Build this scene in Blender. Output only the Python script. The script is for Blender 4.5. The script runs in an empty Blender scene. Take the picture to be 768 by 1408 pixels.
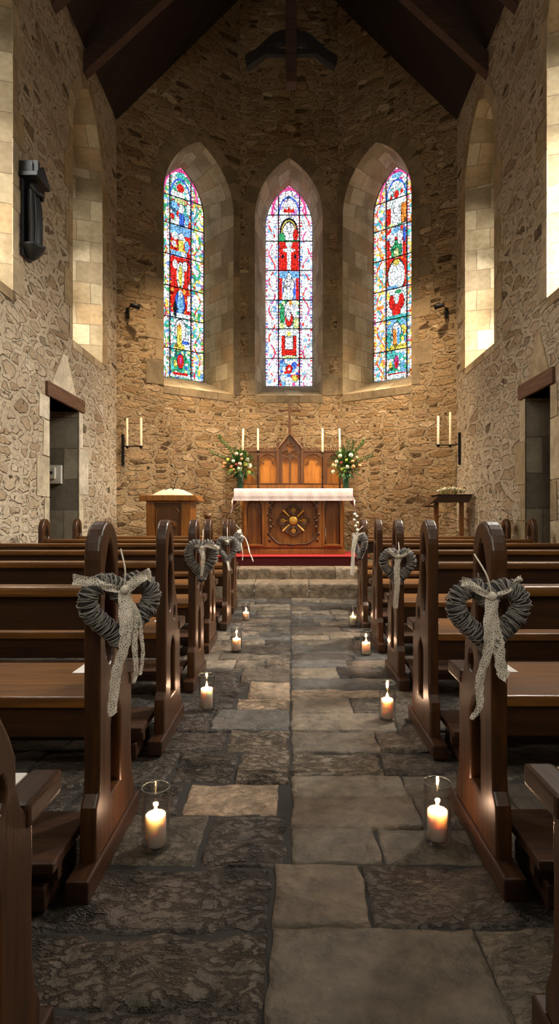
import bpy, bmesh, math, random
import numpy as np
from mathutils import Vector, Matrix, noise
from mathutils.geometry import tessellate_polygon
R = math.radians
PI = math.pi
sc = bpy.context.scene
C = sc.collection

# ------------------------------------------------------------------ camera
cd = bpy.data.cameras.new('camera'); cam = bpy.data.objects.new('camera', cd); C.objects.link(cam)
cam.location = (0, 0, 1.08); cam.rotation_euler = (R(90), 0, 0)
cd.sensor_width = 36; cd.lens = 765 / 1408 * 36
cd.shift_x = -16 / 1408; cd.shift_y = 8 / 1408
cd.clip_start = 0.02; cd.clip_end = 100
sc.camera = cam
# ------------------------------------------------------------------ world, exposure
w = bpy.data.worlds.new('sky'); sc.world = w; w.use_nodes = True
w.node_tree.nodes['Background'].inputs[0].default_value = (0.80, 0.88, 1.0, 1)
w.node_tree.nodes['Background'].inputs[1].default_value = 1.0
sc.view_settings.view_transform = 'Standard'; sc.view_settings.look = 'None'
sc.view_settings.exposure = 0.12; sc.view_settings.gamma = 1.0
sc.view_settings.use_curve_mapping = False
sc.cycles.use_denoising = True
sc.cycles.max_bounces = 6; sc.cycles.diffuse_bounces = 4; sc.cycles.glossy_bounces = 3
sc.cycles.transparent_max_bounces = 12; sc.cycles.sample_clamp_indirect = 3.0
sc.cycles.caustics_refractive = False; sc.cycles.caustics_reflective = False

def light(name, kind, loc, target, power, color, **kw):
    ld = bpy.data.lights.new(name, kind); ld.energy = power; ld.color = color
    for k, v in kw.items(): setattr(ld, k, v)
    o = bpy.data.objects.new(name, ld); C.objects.link(o); o.location = loc
    d = Vector(target) - Vector(loc)
    o.rotation_euler = d.to_track_quat('-Z', 'Y').to_euler()
    return o
# daylight outside the side windows (left and right walls), falling steeply in
XL, XR = -2.76, 2.62; XM = -.07
DAY = (1.0, 0.92, 0.82)
DAYLIGHTS = [(-1, 4.96, 26), (-1, 7.57, 20), (-1, 2.35, 5), (-1, -0.55, 2),
             (1, 5.10, 84), (1, 7.77, 44), (1, 2.35, 9), (1, -0.55, 2)]  # lamps at the two nearer pairs of windows are added, unseen
for s, y, p in DAYLIGHTS:
    x = (XL - .48) if s < 0 else (XR + .48)
    for z, q in ((4.25, 1.1), (5.05, .95), (5.85, .35)):
        light('window_daylight', 'AREA', (x, y, z), (x - s * 1.0, y, z - 1.35), p * q, DAY, shape='RECTANGLE', size=.62, size_y=.8, spread=R(105))
WARM = (1.0, 0.74, 0.46)
SPOTP = 420
light('chancel_lamp', 'SPOT', (-2.33, 8.62, 4.36), (0.5, 9.3, 1.2), SPOTP, WARM, spot_size=R(75), spot_blend=1.0, shadow_soft_size=.06)
light('chancel_lamp', 'SPOT', (2.18, 8.62, 4.36), (-0.3, 9.3, 1.2), SPOTP, WARM, spot_size=R(75), spot_blend=1.0, shadow_soft_size=.06)
# unseen spots added by the roof beam to brighten the wall behind the altar
for x in (-1.5, 1.4): light('added_wash_spot', 'SPOT', (x, 7.3, 6.9), (x * 1.15, 9.7, 1.2), 1350, WARM, spot_size=R(50), spot_blend=1.0, shadow_soft_size=.1)
# fill light added behind the camera, set in an added west window
light('added_west_fill', 'AREA', (XM, -3.08, 4.6), (XM, 3.6, 0.0), 118, (1.0, .93, .82), shape='RECTANGLE', size=2.0, size_y=3.2)

# ------------------------------------------------------------------ materials
def lin(c):
    return tuple(((x / 12.92) if x <= .04045 else ((x + .055) / 1.055) ** 2.4) for x in c)
def hexc(h):
    h = h.lstrip('#'); return lin(tuple(int(h[i:i+2], 16) / 255 for i in (0, 2, 4)))
def rgba(c): return (c[0], c[1], c[2], 1)
class NT:
    def __init__(s, name):
        s.m = bpy.data.materials.new(name); s.m.use_nodes = True
        s.t = s.m.node_tree; s.n = s.t.nodes; s.b = s.n['Principled BSDF']
    def new(s, typ, **kw):
        n = s.n.new(typ)
        for k, v in kw.items():
            if k.startswith('i_'):
                n.inputs[k[2:].replace('_', ' ')].default_value = v
            else: setattr(n, k, v)
        return n
    def l(s, a, b): s.t.links.new(a, b)
    def ramp(s, fac, stops, interp='LINEAR'):
        r = s.n.new('ShaderNodeValToRGB'); r.color_ramp.interpolation = interp
        e = r.color_ramp.elements
        while len(e) < len(stops): e.new(.5)
        for i, (p, c) in enumerate(stops):
            e[i].position = p; e[i].color = rgba(c) if len(c) == 3 else c
        s.l(fac, r.inputs[0]); return r.outputs[0]
    def mix(s, fac, a, b, bt='MIX'):
        m = s.n.new('ShaderNodeMix'); m.data_type = 'RGBA'; m.blend_type = bt
        for sock, v in ((m.inputs[0], fac), (m.inputs[6], a), (m.inputs[7], b)):
            if isinstance(v, (int, float)): sock.default_value = v
            elif isinstance(v, tuple): sock.default_value = rgba(v)
            else: s.l(v, sock)
        return m.outputs[2]
    def math(s, op, a, b=0.0, c=0.0, clamp=False):
        m = s.n.new('ShaderNodeMath'); m.operation = op; m.use_clamp = clamp
        for i, v in enumerate((a, b, c)):
            if isinstance(v, (int, float)): m.inputs[i].default_value = v
            else: s.l(v, m.inputs[i])
        return m.outputs[0]
    def mapping(s, vec, scale=(1,1,1), loc=(0,0,0)):
        m = s.n.new('ShaderNodeMapping'); m.inputs['Scale'].default_value = scale; m.inputs['Location'].default_value = loc
        s.l(vec, m.inputs[0]); return m.outputs[0]
    def noise(s, vec, scale, detail=4, rough=.55, out=0):
        n = s.n.new('ShaderNodeTexNoise'); n.inputs['Scale'].default_value = scale
        n.inputs['Detail'].default_value = detail; n.inputs['Roughness'].default_value = rough
        s.l(vec, n.inputs['Vector']); return n.outputs[out]
    def coord(s, which='UV'):
        return s.n.new('ShaderNodeTexCoord').outputs[which]
    def bump(s, h, strength, dist, normal=None):
        b = s.n.new('ShaderNodeBump'); b.inputs['Strength'].default_value = strength; b.inputs['Distance'].default_value = dist
        s.l(h, b.inputs['Height'])
        if normal is not None: s.l(normal, b.inputs['Normal'])
        return b.outputs[0]
def simple(name, col, rough=.5, metal=0.0, **kw):
    t = NT(name); t.b.inputs['Base Color'].default_value = rgba(col)
    t.b.inputs['Roughness'].default_value = rough; t.b.inputs['Metallic'].default_value = metal
    # faint mottling so that no surface is perfectly even
    c = t.noise(t.coord('Object'), 30, 3)
    t.l(t.mix(c, tuple(x * .82 for x in col), tuple(min(1, x * 1.15) for x in col)), t.b.inputs['Base Color'])
    for k, v in kw.items(): t.b.inputs[k.replace('_', ' ')].default_value = v
    return t.m

def rubble(name, sx, sz, stones, mortar, dark=.08, bump=1.0, seed=0.0, bury=.16, waves=(.16, .06), lines=.5, rand=.92):
    """random rubble: UV in metres, irregular stones about sx by sz metres, half buried in pale mortar"""
    t = NT(name); uv = t.coord('UV')
    nz = t.noise(uv, 2.2, 3, .6, out=1); nf = t.noise(uv, 15, 4, .65, out=1)
    def add(a, b, sc_):
        v = t.n.new('ShaderNodeVectorMath'); v.operation = 'MULTIPLY_ADD'
        t.l(b, v.inputs[0]); v.inputs[1].default_value = sc_; t.l(a, v.inputs[2]); return v.outputs[0]
    v = add(uv, nz, (waves[0], waves[1], 0)); v = add(v, nf, (.06, .04, 0))
    def vor(feature, k=1.0, off=0.0):
        n = t.n.new('ShaderNodeTexVoronoi'); n.voronoi_dimensions = '2D'; n.feature = feature
        n.inputs['Scale'].default_value = 1; n.inputs['Randomness'].default_value = rand
        t.l(t.mapping(v, (k / sx, k / sz, 1), (seed+off, seed*1.7+off, 0)), n.inputs['Vector']); return n
    fine = t.noise(uv, 26, 6, .68); mid = t.noise(uv, 6, 4, .6); big = t.noise(uv, .8, 3); blot = t.noise(uv, 3.6, 5, .7)
    # two sizes of stone, mixed in patches
    pk = t.ramp(t.noise(uv, 1.6, 2), [(.50, (0,0,0)), (.52, (1,1,1))])
    e1, f1, e2, f2 = vor('DISTANCE_TO_EDGE'), vor('F1'), vor('DISTANCE_TO_EDGE', 1.55, 7.7), vor('F1', 1.55, 7.7)
    edg = t.math('ADD', t.math('MULTIPLY', e1.outputs['Distance'], t.math('SUBTRACT', 1.0, pk)), t.math('MULTIPLY', e2.outputs['Distance'], pk))
    rnd_ = t.mix(pk, f1.outputs['Color'], f2.outputs['Color'])
    sep = t.n.new('ShaderNodeSeparateColor'); t.l(rnd_, sep.inputs[0])
    ed = t.math('ADD', edg, t.math('MULTIPLY', t.math('SUBTRACT', blot, .5), .20))
    ed = t.math('SUBTRACT', ed, t.math('MULTIPLY', sep.outputs[1], bury))
    mask = t.ramp(ed, [(.025, (0,0,0)), (.11, (1,1,1))], 'EASE')
    stone = t.ramp(sep.outputs[0], stones)
    stone = t.mix(t.ramp(sep.outputs[2], [(1 - dark - .02, (0,0,0)), (1 - dark, (1,1,1))]), stone, tuple(x * .36 for x in stones[0][1]))
    stone = t.mix(t.ramp(blot, [(.40, (0,0,0)), (.66, (.5,.5,.5))]), stone, stones[1][1])
    mo = t.mix(t.ramp(fine, [(.35, (0,0,0)), (.7, (1,1,1))]), tuple(x * .80 for x in mortar), mortar)
    col = t.mix(mask, mo, stone)
    # broken dark joint line round the stones, gap shade painted into the colour
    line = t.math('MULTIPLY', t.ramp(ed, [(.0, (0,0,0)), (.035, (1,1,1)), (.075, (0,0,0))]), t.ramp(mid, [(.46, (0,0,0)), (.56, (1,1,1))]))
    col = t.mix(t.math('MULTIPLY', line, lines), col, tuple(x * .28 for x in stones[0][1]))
    col = t.mix(.5, col, t.ramp(fine, [(.28, (.35,.32,.29)), (.58, (1,1,1))]), 'MULTIPLY')
    col = t.mix(.6, col, t.ramp(big, [(.3, (.66,.62,.58)), (.65, (1.0,1.0,1.0))]), 'MULTIPLY')
    pit = t.noise(uv, 13, 2, .5); pits = t.ramp(pit, [(.29, (0,0,0)), (.35, (1,1,1))])
    col = t.mix(pits, t.mix(.8, col, (.20,.14,.09), 'MULTIPLY'), col)
    t.l(col, t.b.inputs['Base Color']); t.b.inputs['Roughness'].default_value = .92
    t.b.inputs['Specular IOR Level'].default_value = .2
    h = t.math('ADD', t.math('MULTIPLY', mask, .8), t.math('MULTIPLY', fine, .7))
    h = t.math('SUBTRACT', h, t.math('MULTIPLY', line, .5))
    h = t.math('ADD', h, t.math('MULTIPLY', pits, .5)); h = t.math('ADD', h, t.math('MULTIPLY', blot, 1.1))
    t.l(t.bump(h, bump, .035), t.b.inputs['Normal'])
    return t.m
def ashlar(name, bw, bh, cols, mortar, bump=.6, offset=.5):
    t = NT(name); uv = t.coord('UV')
    b = t.n.new('ShaderNodeTexBrick'); b.offset = offset
    b.inputs['Scale'].default_value = 1; b.inputs['Brick Width'].default_value = bw; b.inputs['Row Height'].default_value = bh
    b.inputs['Mortar Size'].default_value = .006; b.inputs['Mortar Smooth'].default_value = .3
    b.inputs['Bias'].default_value = 0
    b.inputs['Color1'].default_value = (0,0,0,1); b.inputs['Color2'].default_value = (1,1,1,1); b.inputs['Mortar'].default_value = (.5,.5,.5,1)
    nz = t.noise(uv, 3, 2, .5, out=1)
    v = t.n.new('ShaderNodeVectorMath'); v.operation = 'MULTIPLY_ADD'; t.l(nz, v.inputs[0]); v.inputs[1].default_value = (.05,.03,0); t.l(uv, v.inputs[2])
    t.l(v.outputs[0], b.inputs['Vector'])
    fine = t.noise(uv, 18, 6, .65); big = t.noise(uv, 2.2, 3)
    col = t.ramp(b.outputs['Color'], cols)
    col = t.mix(.5, col, t.ramp(fine, [(.3, (.55,.52,.48)), (.62, (1,1,1))]), 'MULTIPLY')
    col = t.mix(.7, col, t.ramp(big, [(.34, (.55,.5,.42)), (.56, (1,1,1))]), 'MULTIPLY')
    col = t.mix(b.outputs['Fac'], col, mortar)
    t.l(col, t.b.inputs['Base Color']); t.b.inputs['Roughness'].default_value = .9
    h = t.math('SUBTRACT', t.math('MULTIPLY', fine, .5), b.outputs['Fac'])
    t.l(t.bump(h, bump, .012), t.b.inputs['Normal'])
    return t.m
def attr_stone(name, attr='tint', rough=.85, bump=.6, bscale=20, bdist=.012, mott=(.5, 1.0), spec=.3, cleft=False):
    t = NT(name); co = t.coord('Object')
    a = t.n.new('ShaderNodeAttribute'); a.attribute_name = attr
    fine = t.noise(co, bscale, 6, .65); mid = t.noise(co, bscale * .25, 4, .6)
    m = t.ramp(fine, [(.28, (mott[0],) * 3), (.66, (mott[1],) * 3)])
    col = t.mix(1.0, a.outputs['Color'], m, 'MULTIPLY')
    col = t.mix(.6, col, t.ramp(mid, [(.35, (.6,.58,.55)), (.6, (1.1,1.08,1.05))]), 'MULTIPLY')
    # small pale flecks and scars
    n2 = t.noise(co, 9, 5, .7)
    col = t.mix(t.ramp(n2, [(.66, (0,0,0)), (.74, (.5,.5,.5))]), col, (.26,.235,.20))
    crv = 0.0
    if cleft:   # worn clefts running across the rough slabs, relief shade painted dark into the colour
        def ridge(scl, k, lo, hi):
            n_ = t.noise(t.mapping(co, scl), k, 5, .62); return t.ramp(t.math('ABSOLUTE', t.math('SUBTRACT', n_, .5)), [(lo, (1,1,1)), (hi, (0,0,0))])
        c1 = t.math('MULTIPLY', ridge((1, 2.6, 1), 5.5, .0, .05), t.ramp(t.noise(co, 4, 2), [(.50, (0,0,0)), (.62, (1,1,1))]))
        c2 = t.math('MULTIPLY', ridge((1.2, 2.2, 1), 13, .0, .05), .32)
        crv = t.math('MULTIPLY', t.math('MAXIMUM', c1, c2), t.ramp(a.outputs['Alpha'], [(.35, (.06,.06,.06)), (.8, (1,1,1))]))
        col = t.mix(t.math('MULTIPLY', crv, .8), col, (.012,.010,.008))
    t.l(col, t.b.inputs['Base Color']); t.b.inputs['Specular IOR Level'].default_value = spec
    t.l(t.ramp(mid, [(.3, (rough - .22,) * 3), (.7, (rough,) * 3)]), t.b.inputs['Roughness'])
    h = t.math('ADD', fine, t.math('MULTIPLY', mid, 1.2))
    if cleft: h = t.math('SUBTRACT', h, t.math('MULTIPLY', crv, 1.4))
    t.l(t.bump(h, bump, bdist), t.b.inputs['Normal'])
    return t.m
def wood(name, dark, light_, axis='x', rough=.36, coat=.14, scale=1.0):
    t = NT(name); co = t.coord('Object')
    st = {'x': (1.2, 16, 16), 'z': (16, 16, 1.2), 'y': (16, 1.2, 16)}[axis]
    v = t.mapping(co, tuple(a * scale for a in st))
    n = t.noise(v, 2.2, 6, .62); n2 = t.noise(v, 9, 3, .6)
    w_ = t.noise(co, 2.0, 3)
    col = t.ramp(n, [(.28, dark), (.72, light_)])
    col = t.mix(.35, col, t.ramp(n2, [(.35, (.45,.4,.36)), (.6, (1,1,1))]), 'MULTIPLY')
    col = t.mix(.5, col, t.ramp(w_, [(.3, (.6,.58,.56)), (.7, (1.1,1.1,1.1))]), 'MULTIPLY')
    t.l(col, t.b.inputs['Base Color'])
    t.l(t.ramp(n, [(.2, (rough + .12,) * 3), (.8, (rough - .06,) * 3)]), t.b.inputs['Roughness'])
    t.b.inputs['Coat Weight'].default_value = coat; t.b.inputs['Coat Roughness'].default_value = .25
    t.l(t.bump(n2, .18, .003), t.b.inputs['Normal'])
    return t.m

STONES = [(.0, hexc('#866b4c')), (.25, hexc('#a3855f')), (.5, hexc('#c0a37c')), (.75, hexc('#93765a')), (1.0, hexc('#d6bf9c'))]
STONES_SIDE = [(.0, hexc('#9c8469')), (.25, hexc('#c2ad91')), (.5, hexc('#d9cab2')), (.75, hexc('#b0977a')), (1.0, hexc('#e3d7c2'))]
M = {}
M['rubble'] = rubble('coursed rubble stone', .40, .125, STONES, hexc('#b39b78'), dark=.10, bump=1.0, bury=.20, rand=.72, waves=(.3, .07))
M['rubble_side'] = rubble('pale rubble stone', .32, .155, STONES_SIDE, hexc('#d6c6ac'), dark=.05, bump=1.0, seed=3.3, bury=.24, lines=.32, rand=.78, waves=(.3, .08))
M['ashlar'] = ashlar('dressed stone blocks', .36, .30, [(0, hexc('#a8977a')), (.35, hexc('#c4b493')), (.7, hexc('#d6c8aa')), (1, hexc('#b8986c'))], hexc('#8c7d64'))
M['ashlar_shaded'] = ashlar('shaded grey dressed stone', .42, .40, [(0, hexc('#6e685a')), (.5, hexc('#8d8676')), (1, hexc('#a19984'))], hexc('#5c5648'))  # darker dressed stone, doorway shade put into the colour
M['trim_stone'] = attr_stone('dressed surround stone', bump=.35, bscale=14, mott=(.72, 1.0))
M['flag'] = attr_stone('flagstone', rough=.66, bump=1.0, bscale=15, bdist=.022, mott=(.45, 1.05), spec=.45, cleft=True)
M['grout'] = simple('dark earth joint', (.020,.017,.014), .95)
M['step_stone'] = attr_stone('step stone', rough=.7, bump=.9, bscale=12, bdist=.02, mott=(.4, 1.05))
PD, PL = hexc('#25140a'), hexc('#4a2c14')
M['pew_x'] = wood('dark varnished oak along', PD, hexc('#4c2d14'), 'x')
M['pew_z'] = wood('dark varnished oak upright', hexc('#2b1809'), hexc('#593515'), 'z')
M['pew_y'] = wood('dark varnished oak across', PD, PL, 'y')
M['seat'] = wood('worn oak seat', hexc('#553213'), hexc('#936029'), 'x', rough=.36, coat=.2)
M['foot'] = wood('scuffed dark oak', hexc('#2c190f'), hexc('#52321c'), 'x', rough=.5, coat=.05)
M['altar'] = wood('honey carved oak', hexc('#6a400f'), hexc('#a8671f'), 'z', rough=.4, coat=.2)
M['altar_dark'] = wood('dark carved oak', hexc('#43270b'), hexc('#74471a'), 'z', rough=.4, coat=.2)
M['altar_panel'] = wood('orange oak panel', hexc('#a5661f'), hexc('#cf882c'), 'z', rough=.42, coat=.15)
M['beam'] = wood('blackened roof timber', hexc('#33211a'), hexc('#553a2a'), 'x', rough=.75, coat=0)
M['lintel'] = wood('old brown oak beam', hexc('#4a2f20'), hexc('#7d563a'), 'y', rough=.6, coat=0)
M['gold'] = simple('gilded carving', hexc('#dba848'), .4, .45)
M['iron'] = simple('black wrought iron', (.012,.011,.011), .5, .6)
M['bronze'] = simple('dark bronze', (.030,.034,.038), .45, .5)
M['brass'] = simple('aged dark metal', (.05,.035,.025), .4, .8)
M['cord'] = simple('cream cord', hexc('#e6dccb'), .8)
M['paper'] = simple('white paper', hexc('#eee9e2'), .7)
M['taper'] = simple('ivory wax', hexc('#f3e2c2'), .4, 0, Subsurface_Weight=.3)
M['carpet'] = simple('red carpet', hexc('#8e0f14'), .95)
M['velvet_dark'] = simple('dark red cloth', hexc('#4a0a0d'), .95)
M['wicker'] = simple('dark grey wicker', hexc('#2c2928'), .8)
M['twig'] = simple('grey bleached twig', hexc('#8f8982'), .8)
M['leaf'] = simple('dark green leaf', hexc('#2f5a26'), .45)
M['leaf2'] = simple('bright green leaf', hexc('#5d8438'), .45)
M['stem'] = simple('green stem', hexc('#42602c'), .5)
for k, h in (('fl_white', '#f6f0dc'), ('fl_cream', '#f2e6b8'), ('fl_pink', '#efc3b6'), ('fl_peach', '#eba26e'), ('fl_red', '#b7303a'), ('fl_lime', '#c6d862')):
    M[k] = simple(k.replace('fl_', 'petal '), hexc(h), .6)
M['plastic'] = simple('off-white plastic', hexc('#c9c5b8'), .4)
M['cloth'] = simple('white altar linen', hexc('#efdfdd'), .85)
M['cream_cloth'] = simple('cream linen', hexc('#dccfae'), .8)

def wax_mat():
    t = NT('glowing candle wax')
    t.b.inputs['Base Color'].default_value = rgba(hexc('#ffdccb')); t.b.inputs['Roughness'].default_value = .4
    t.b.inputs['Subsurface Weight'].default_value = .8
    t.b.inputs['Subsurface Radius'].default_value = (.056, .040, .032); t.b.inputs['Subsurface Scale'].default_value = 1.2
    return t.m
M['wax'] = wax_mat()
def flame_mat():
    t = NT('candle flame'); e = t.n.new('ShaderNodeEmission'); e.inputs[0].default_value = (1, .62, .25, 1); e.inputs[1].default_value = 22
    t.l(e.outputs[0], t.n['Material Output'].inputs[0]); t.m.cycles.emission_sampling = 'NONE'; return t.m
M['flame'] = flame_mat()
def glass_mat(name, tint=(1,1,1), trans=.93):
    t = NT(name); tr = t.n.new('ShaderNodeBsdfTransparent'); tr.inputs[0].default_value = rgba(tuple(x * trans for x in tint))
    g = t.n.new('ShaderNodeBsdfGlossy'); g.inputs[1].default_value = .04
    fr = t.n.new('ShaderNodeLayerWeight'); fr.inputs[0].default_value = .5
    fa = t.math('ADD', t.math('MULTIPLY', t.math('POWER', fr.outputs['Facing'], 3.0), .75), .04)
    mx = t.n.new('ShaderNodeMixShader'); t.l(fa, mx.inputs[0]); t.l(tr.outputs[0], mx.inputs[1]); t.l(g.outputs[0], mx.inputs[2])
    t.l(mx.outputs[0], t.n['Material Output'].inputs[0]); return t.m
M['glass'] = glass_mat('clear glass')
M['leaded'] = glass_mat('plain leaded glass', (.97,1,.95), .9)
M['vase_glass'] = simple('green tinted vase glass', hexc('#24402c'), .12)
def lace_mat(name, col, scale, thr=.12):
    t = NT(name); uv = t.coord('UV')
    v = t.n.new('ShaderNodeTexVoronoi'); v.voronoi_dimensions = '2D'; v.feature = 'DISTANCE_TO_EDGE'; v.inputs['Scale'].default_value = scale
    t.l(uv, v.inputs['Vector'])
    n = t.noise(uv, scale * .3, 3)
    t.b.inputs['Base Color'].default_value = rgba(col); t.b.inputs['Roughness'].default_value = .85
    t.l(t.mix(n, tuple(x * .75 for x in col), col), t.b.inputs['Base Color'])
    a = t.math('LESS_THAN', v.outputs[0], t.math('ADD', t.math('MULTIPLY', n, .3), thr))
    t.l(t.math('ADD', a, .3, 0, True), t.b.inputs['Alpha']); return t.m
M['lace'] = lace_mat('cream lace', hexc('#f4e9d6'), 150, .08)
def altar_lace():
    t = NT('openwork lace edging'); uv = t.coord('UV')
    s = t.n.new('ShaderNodeSeparateXYZ'); t.l(uv, s.inputs[0])
    a = t.math('SINE', t.math('MULTIPLY', t.math('ADD', s.outputs[0], s.outputs[1]), 150))
    b = t.math('SINE', t.math('MULTIPLY', t.math('SUBTRACT', s.outputs[0], s.outputs[1]), 150))
    h = t.math('GREATER_THAN', t.math('MULTIPLY', a, b), .22)
    t.b.inputs['Base Color'].default_value = rgba(hexc('#efdfdd')); t.b.inputs['Roughness'].default_value = .85
    t.l(t.math('SUBTRACT', 1.0, t.math('MULTIPLY', h, .85)), t.b.inputs['Alpha']); return t.m
M['altar_lace'] = altar_lace()
def stained_mat():
    t = NT('backlit stained glass'); a = t.n.new('ShaderNodeAttribute'); a.attribute_name = 'glass'
    e = t.n.new('ShaderNodeEmission'); t.l(a.outputs['Color'], e.inputs[0]); e.inputs[1].default_value = 1.25
    t.l(e.outputs[0], t.n['Material Output'].inputs[0]); return t.m
M['stained'] = stained_mat()

# ------------------------------------------------------------------ mesh helpers
def ident(): return Matrix.Identity(4)
class MB:
    def __init__(s): s.v = []; s.f = []; s.sm = []; s.uv = []; s.col = []; s.hasuv = False; s.hascol = False
    def add(s, vs, fs, mat=None, smooth=False, uvs=None, col=None):
        n = len(s.v)
        for p in vs:
            p = Vector(p); s.v.append(tuple(mat @ p) if mat is not None else tuple(p))
        for i, f in enumerate(fs):
            s.f.append([n + k for k in f]); s.sm.append(smooth)
            if uvs is not None: s.hasuv = True; s.uv.append([uvs[k] for k in f])
            else: s.uv.append(None)
            if col is not None: s.hascol = True
            s.col.append(col)
        return s
    def box(s, x0, x1, y0, y1, z0, z1, bev=0.0, mat=None, col=None):
        if bev <= 0:
            vs = [(x, y, z) for x in (x0, x1) for y in (y0, y1) for z in (z0, z1)]
            fs = [(0,1,3,2),(4,6,7,5),(0,4,5,1),(2,3,7,6),(0,2,6,4),(1,5,7,3)]
            return s.add(vs, fs, mat, col=col)
        bm = bmesh.new(); bmesh.ops.create_cube(bm, size=1)
        for v in bm.verts: v.co = Vector(((x0+x1)/2 + v.co.x*(x1-x0), (y0+y1)/2 + v.co.y*(y1-y0), (z0+z1)/2 + v.co.z*(z1-z0)))
        bmesh.ops.bevel(bm, geom=bm.edges[:], offset=bev, segments=2, profile=.6, affect='EDGES')
        return s.bm(bm, mat, col=col)
    def bm(s, bm, mat=None, smooth=False, col=None):
        bm.verts.index_update()
        s.add([v.co.copy() for v in bm.verts], [[v.index for v in f.verts] for f in bm.faces], mat, smooth, col=col); bm.free(); return s
    def lathe(s, prof, n=24, mat=None, cap=True, smooth=True):
        vs = []; fs = []
        for r, z in prof:
            for k in range(n):
                a = 2*PI*k/n; vs.append((r*math.cos(a), r*math.sin(a), z))
        for i in range(len(prof)-1):
            for k in range(n):
                k2 = (k+1) % n; fs.append((i*n+k, i*n+k2, (i+1)*n+k2, (i+1)*n+k))
        s.add(vs, fs, mat, smooth)
        if cap:
            if prof[0][0] > 1e-5: s.add(vs[:n], [list(range(n))[::-1]], mat)
            if prof[-1][0] > 1e-5: s.add(vs[-n:], [list(range(n))], mat)
        return s
    def tube(s, pts, r, n=8, mat=None, closed=False, cap=True, smooth=True):
        pts = [Vector(p) for p in pts]; m = len(pts)
        rs = r if isinstance(r, (list, tuple)) else [r]*m
        vs = []; fs = []; up = None
        for i, p in enumerate(pts):
            if closed: t = (pts[(i+1) % m] - pts[i-1]).normalized()
            else: t = (pts[min(i+1, m-1)] - pts[max(i-1, 0)]).normalized()
            if up is None:
                up = Vector((0,0,1)) if abs(t.z) < .9 else Vector((1,0,0))
            up = (up - t * up.dot(t))
            if up.length < 1e-5: up = t.orthogonal()
            up.normalize(); sd = t.cross(up)
            for k in range(n):
                a = 2*PI*k/n; vs.append(p + (up*math.cos(a) + sd*math.sin(a)) * rs[i])
        for i in range(m if closed else m-1):
            j = (i+1) % m
            for k in range(n):
                k2 = (k+1) % n; fs.append((i*n+k, i*n+k2, j*n+k2, j*n+k))
        s.add(vs, fs, mat, smooth)
        if cap and not closed: s.add(vs[:n], [list(range(n))], mat); s.add(vs[-n:], [list(range(n))[::-1]], mat)
        return s
    def slab(s, loops, thick, bev=0.0, mat=None, res=1):
        """2-D outlines (first outer, then holes) in XY, extruded to `thick` centred on z=0, with rounded edges"""
        cu = bpy.data.curves.new('tmp', 'CURVE'); cu.dimensions = '2D'; cu.fill_mode = 'BOTH'
        cu.extrude = max(thick/2 - bev, 1e-4); cu.bevel_depth = bev; cu.bevel_resolution = res; cu.offset = -bev
        for lp in loops:
            sp = cu.splines.new('POLY'); sp.points.add(len(lp)-1); sp.use_cyclic_u = True
            for i, p in enumerate(lp): sp.points[i].co = (p[0], p[1], 0, 1)
        ob = bpy.data.objects.new('tmp', cu); me = ob.to_mesh()
        s.add([v.co.copy() for v in me.vertices], [list(p.vertices) for p in me.polygons], mat)
        ob.to_mesh_clear(); bpy.data.objects.remove(ob); bpy.data.curves.remove(cu)
        return s
    def sphere(s, c, r, n=10, m=7, sc_=(1,1,1), mat=None, squash=None):
        prof = []; vs = []; fs = []
        T = Matrix.Translation(Vector(c)) @ Matrix.Diagonal((r*sc_[0], r*sc_[1], r*sc_[2], 1))
        pr = [(math.sin(PI*i/m), -math.cos(PI*i/m)) for i in range(m+1)]
        pr[0] = (1e-4, -1); pr[-1] = (1e-4, 1)
        return s.lathe(pr, n, (mat @ T) if mat is not None else T, cap=False)
    def build(s, name, mat, parent=None, loc=None, rotz=0.0, autouv=False):
        me = bpy.data.meshes.new(name); me.from_pydata(s.v, [], s.f); me.validate(clean_customdata=False)
        me.materials.append(mat)
        if len(me.polygons) == len(s.f):
            me.polygons.foreach_set('use_smooth', s.sm)
            if s.hasuv:
                l = me.uv_layers.new(name='UVMap'); d = []
                for q, f in zip(s.uv, s.f):
                    for k in range(len(f)): d.extend(q[k] if q is not None else (0.0, 0.0))
                l.data.foreach_set('uv', d)
            if s.hascol:
                a = me.attributes.new('tint', 'FLOAT_COLOR', 'CORNER'); d = []
                for c, f in zip(s.col, s.f):
                    c = c or (.5, .5, .5)
                    for k in f: d.extend((c[0], c[1], c[2], c[3] if len(c) > 3 else 1))
                a.data.foreach_set('color', d)
        else: print('VALIDATE DROPPED', name)
        me.update()
        o = bpy.data.objects.new(name, me); C.objects.link(o)
        if parent is not None: o.parent = parent
        if loc is not None: o.location = loc
        o.rotation_euler[2] = rotz
        return o
def tag(o, label=None, cat=None, group=None, kind=None):
    for k, v in (('label', label), ('category', cat), ('group', group), ('kind', kind)):
        if v: o[k] = v
    return o
def thing(name, label, cat, loc=(0,0,0), rotz=0.0, group=None):
    o = bpy.data.objects.new(name, None); C.objects.link(o); o.location = loc; o.rotation_euler[2] = rotz
    o.empty_display_size = .1
    return tag(o, label, cat, group)
def struct(o): o['kind'] = 'structure'; return o
def kids(o): return [c for c in bpy.data.objects if c.parent == o]
def dup(root, loc, rotz=None, label=None, group=None, scale=None):
    r = root.copy(); C.objects.link(r); r.location = loc
    if rotz is not None: r.rotation_euler[2] = rotz
    if scale is not None: r.scale = (scale,)*3 if isinstance(scale, (int, float)) else scale
    if label: r['label'] = label
    if group: r['group'] = group
    for ch in kids(root):
        c = ch.copy(); C.objects.link(c); c.parent = r
        for g in kids(ch):
            d = g.copy(); C.objects.link(d); d.parent = c
    return r
def YZX(x0=0.0):
    """maps slab XY (=local y,z) and thickness to world YZ plane at x0"""
    return Matrix(((0,0,1,x0),(1,0,0,0),(0,1,0,0),(0,0,0,1)))
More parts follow.
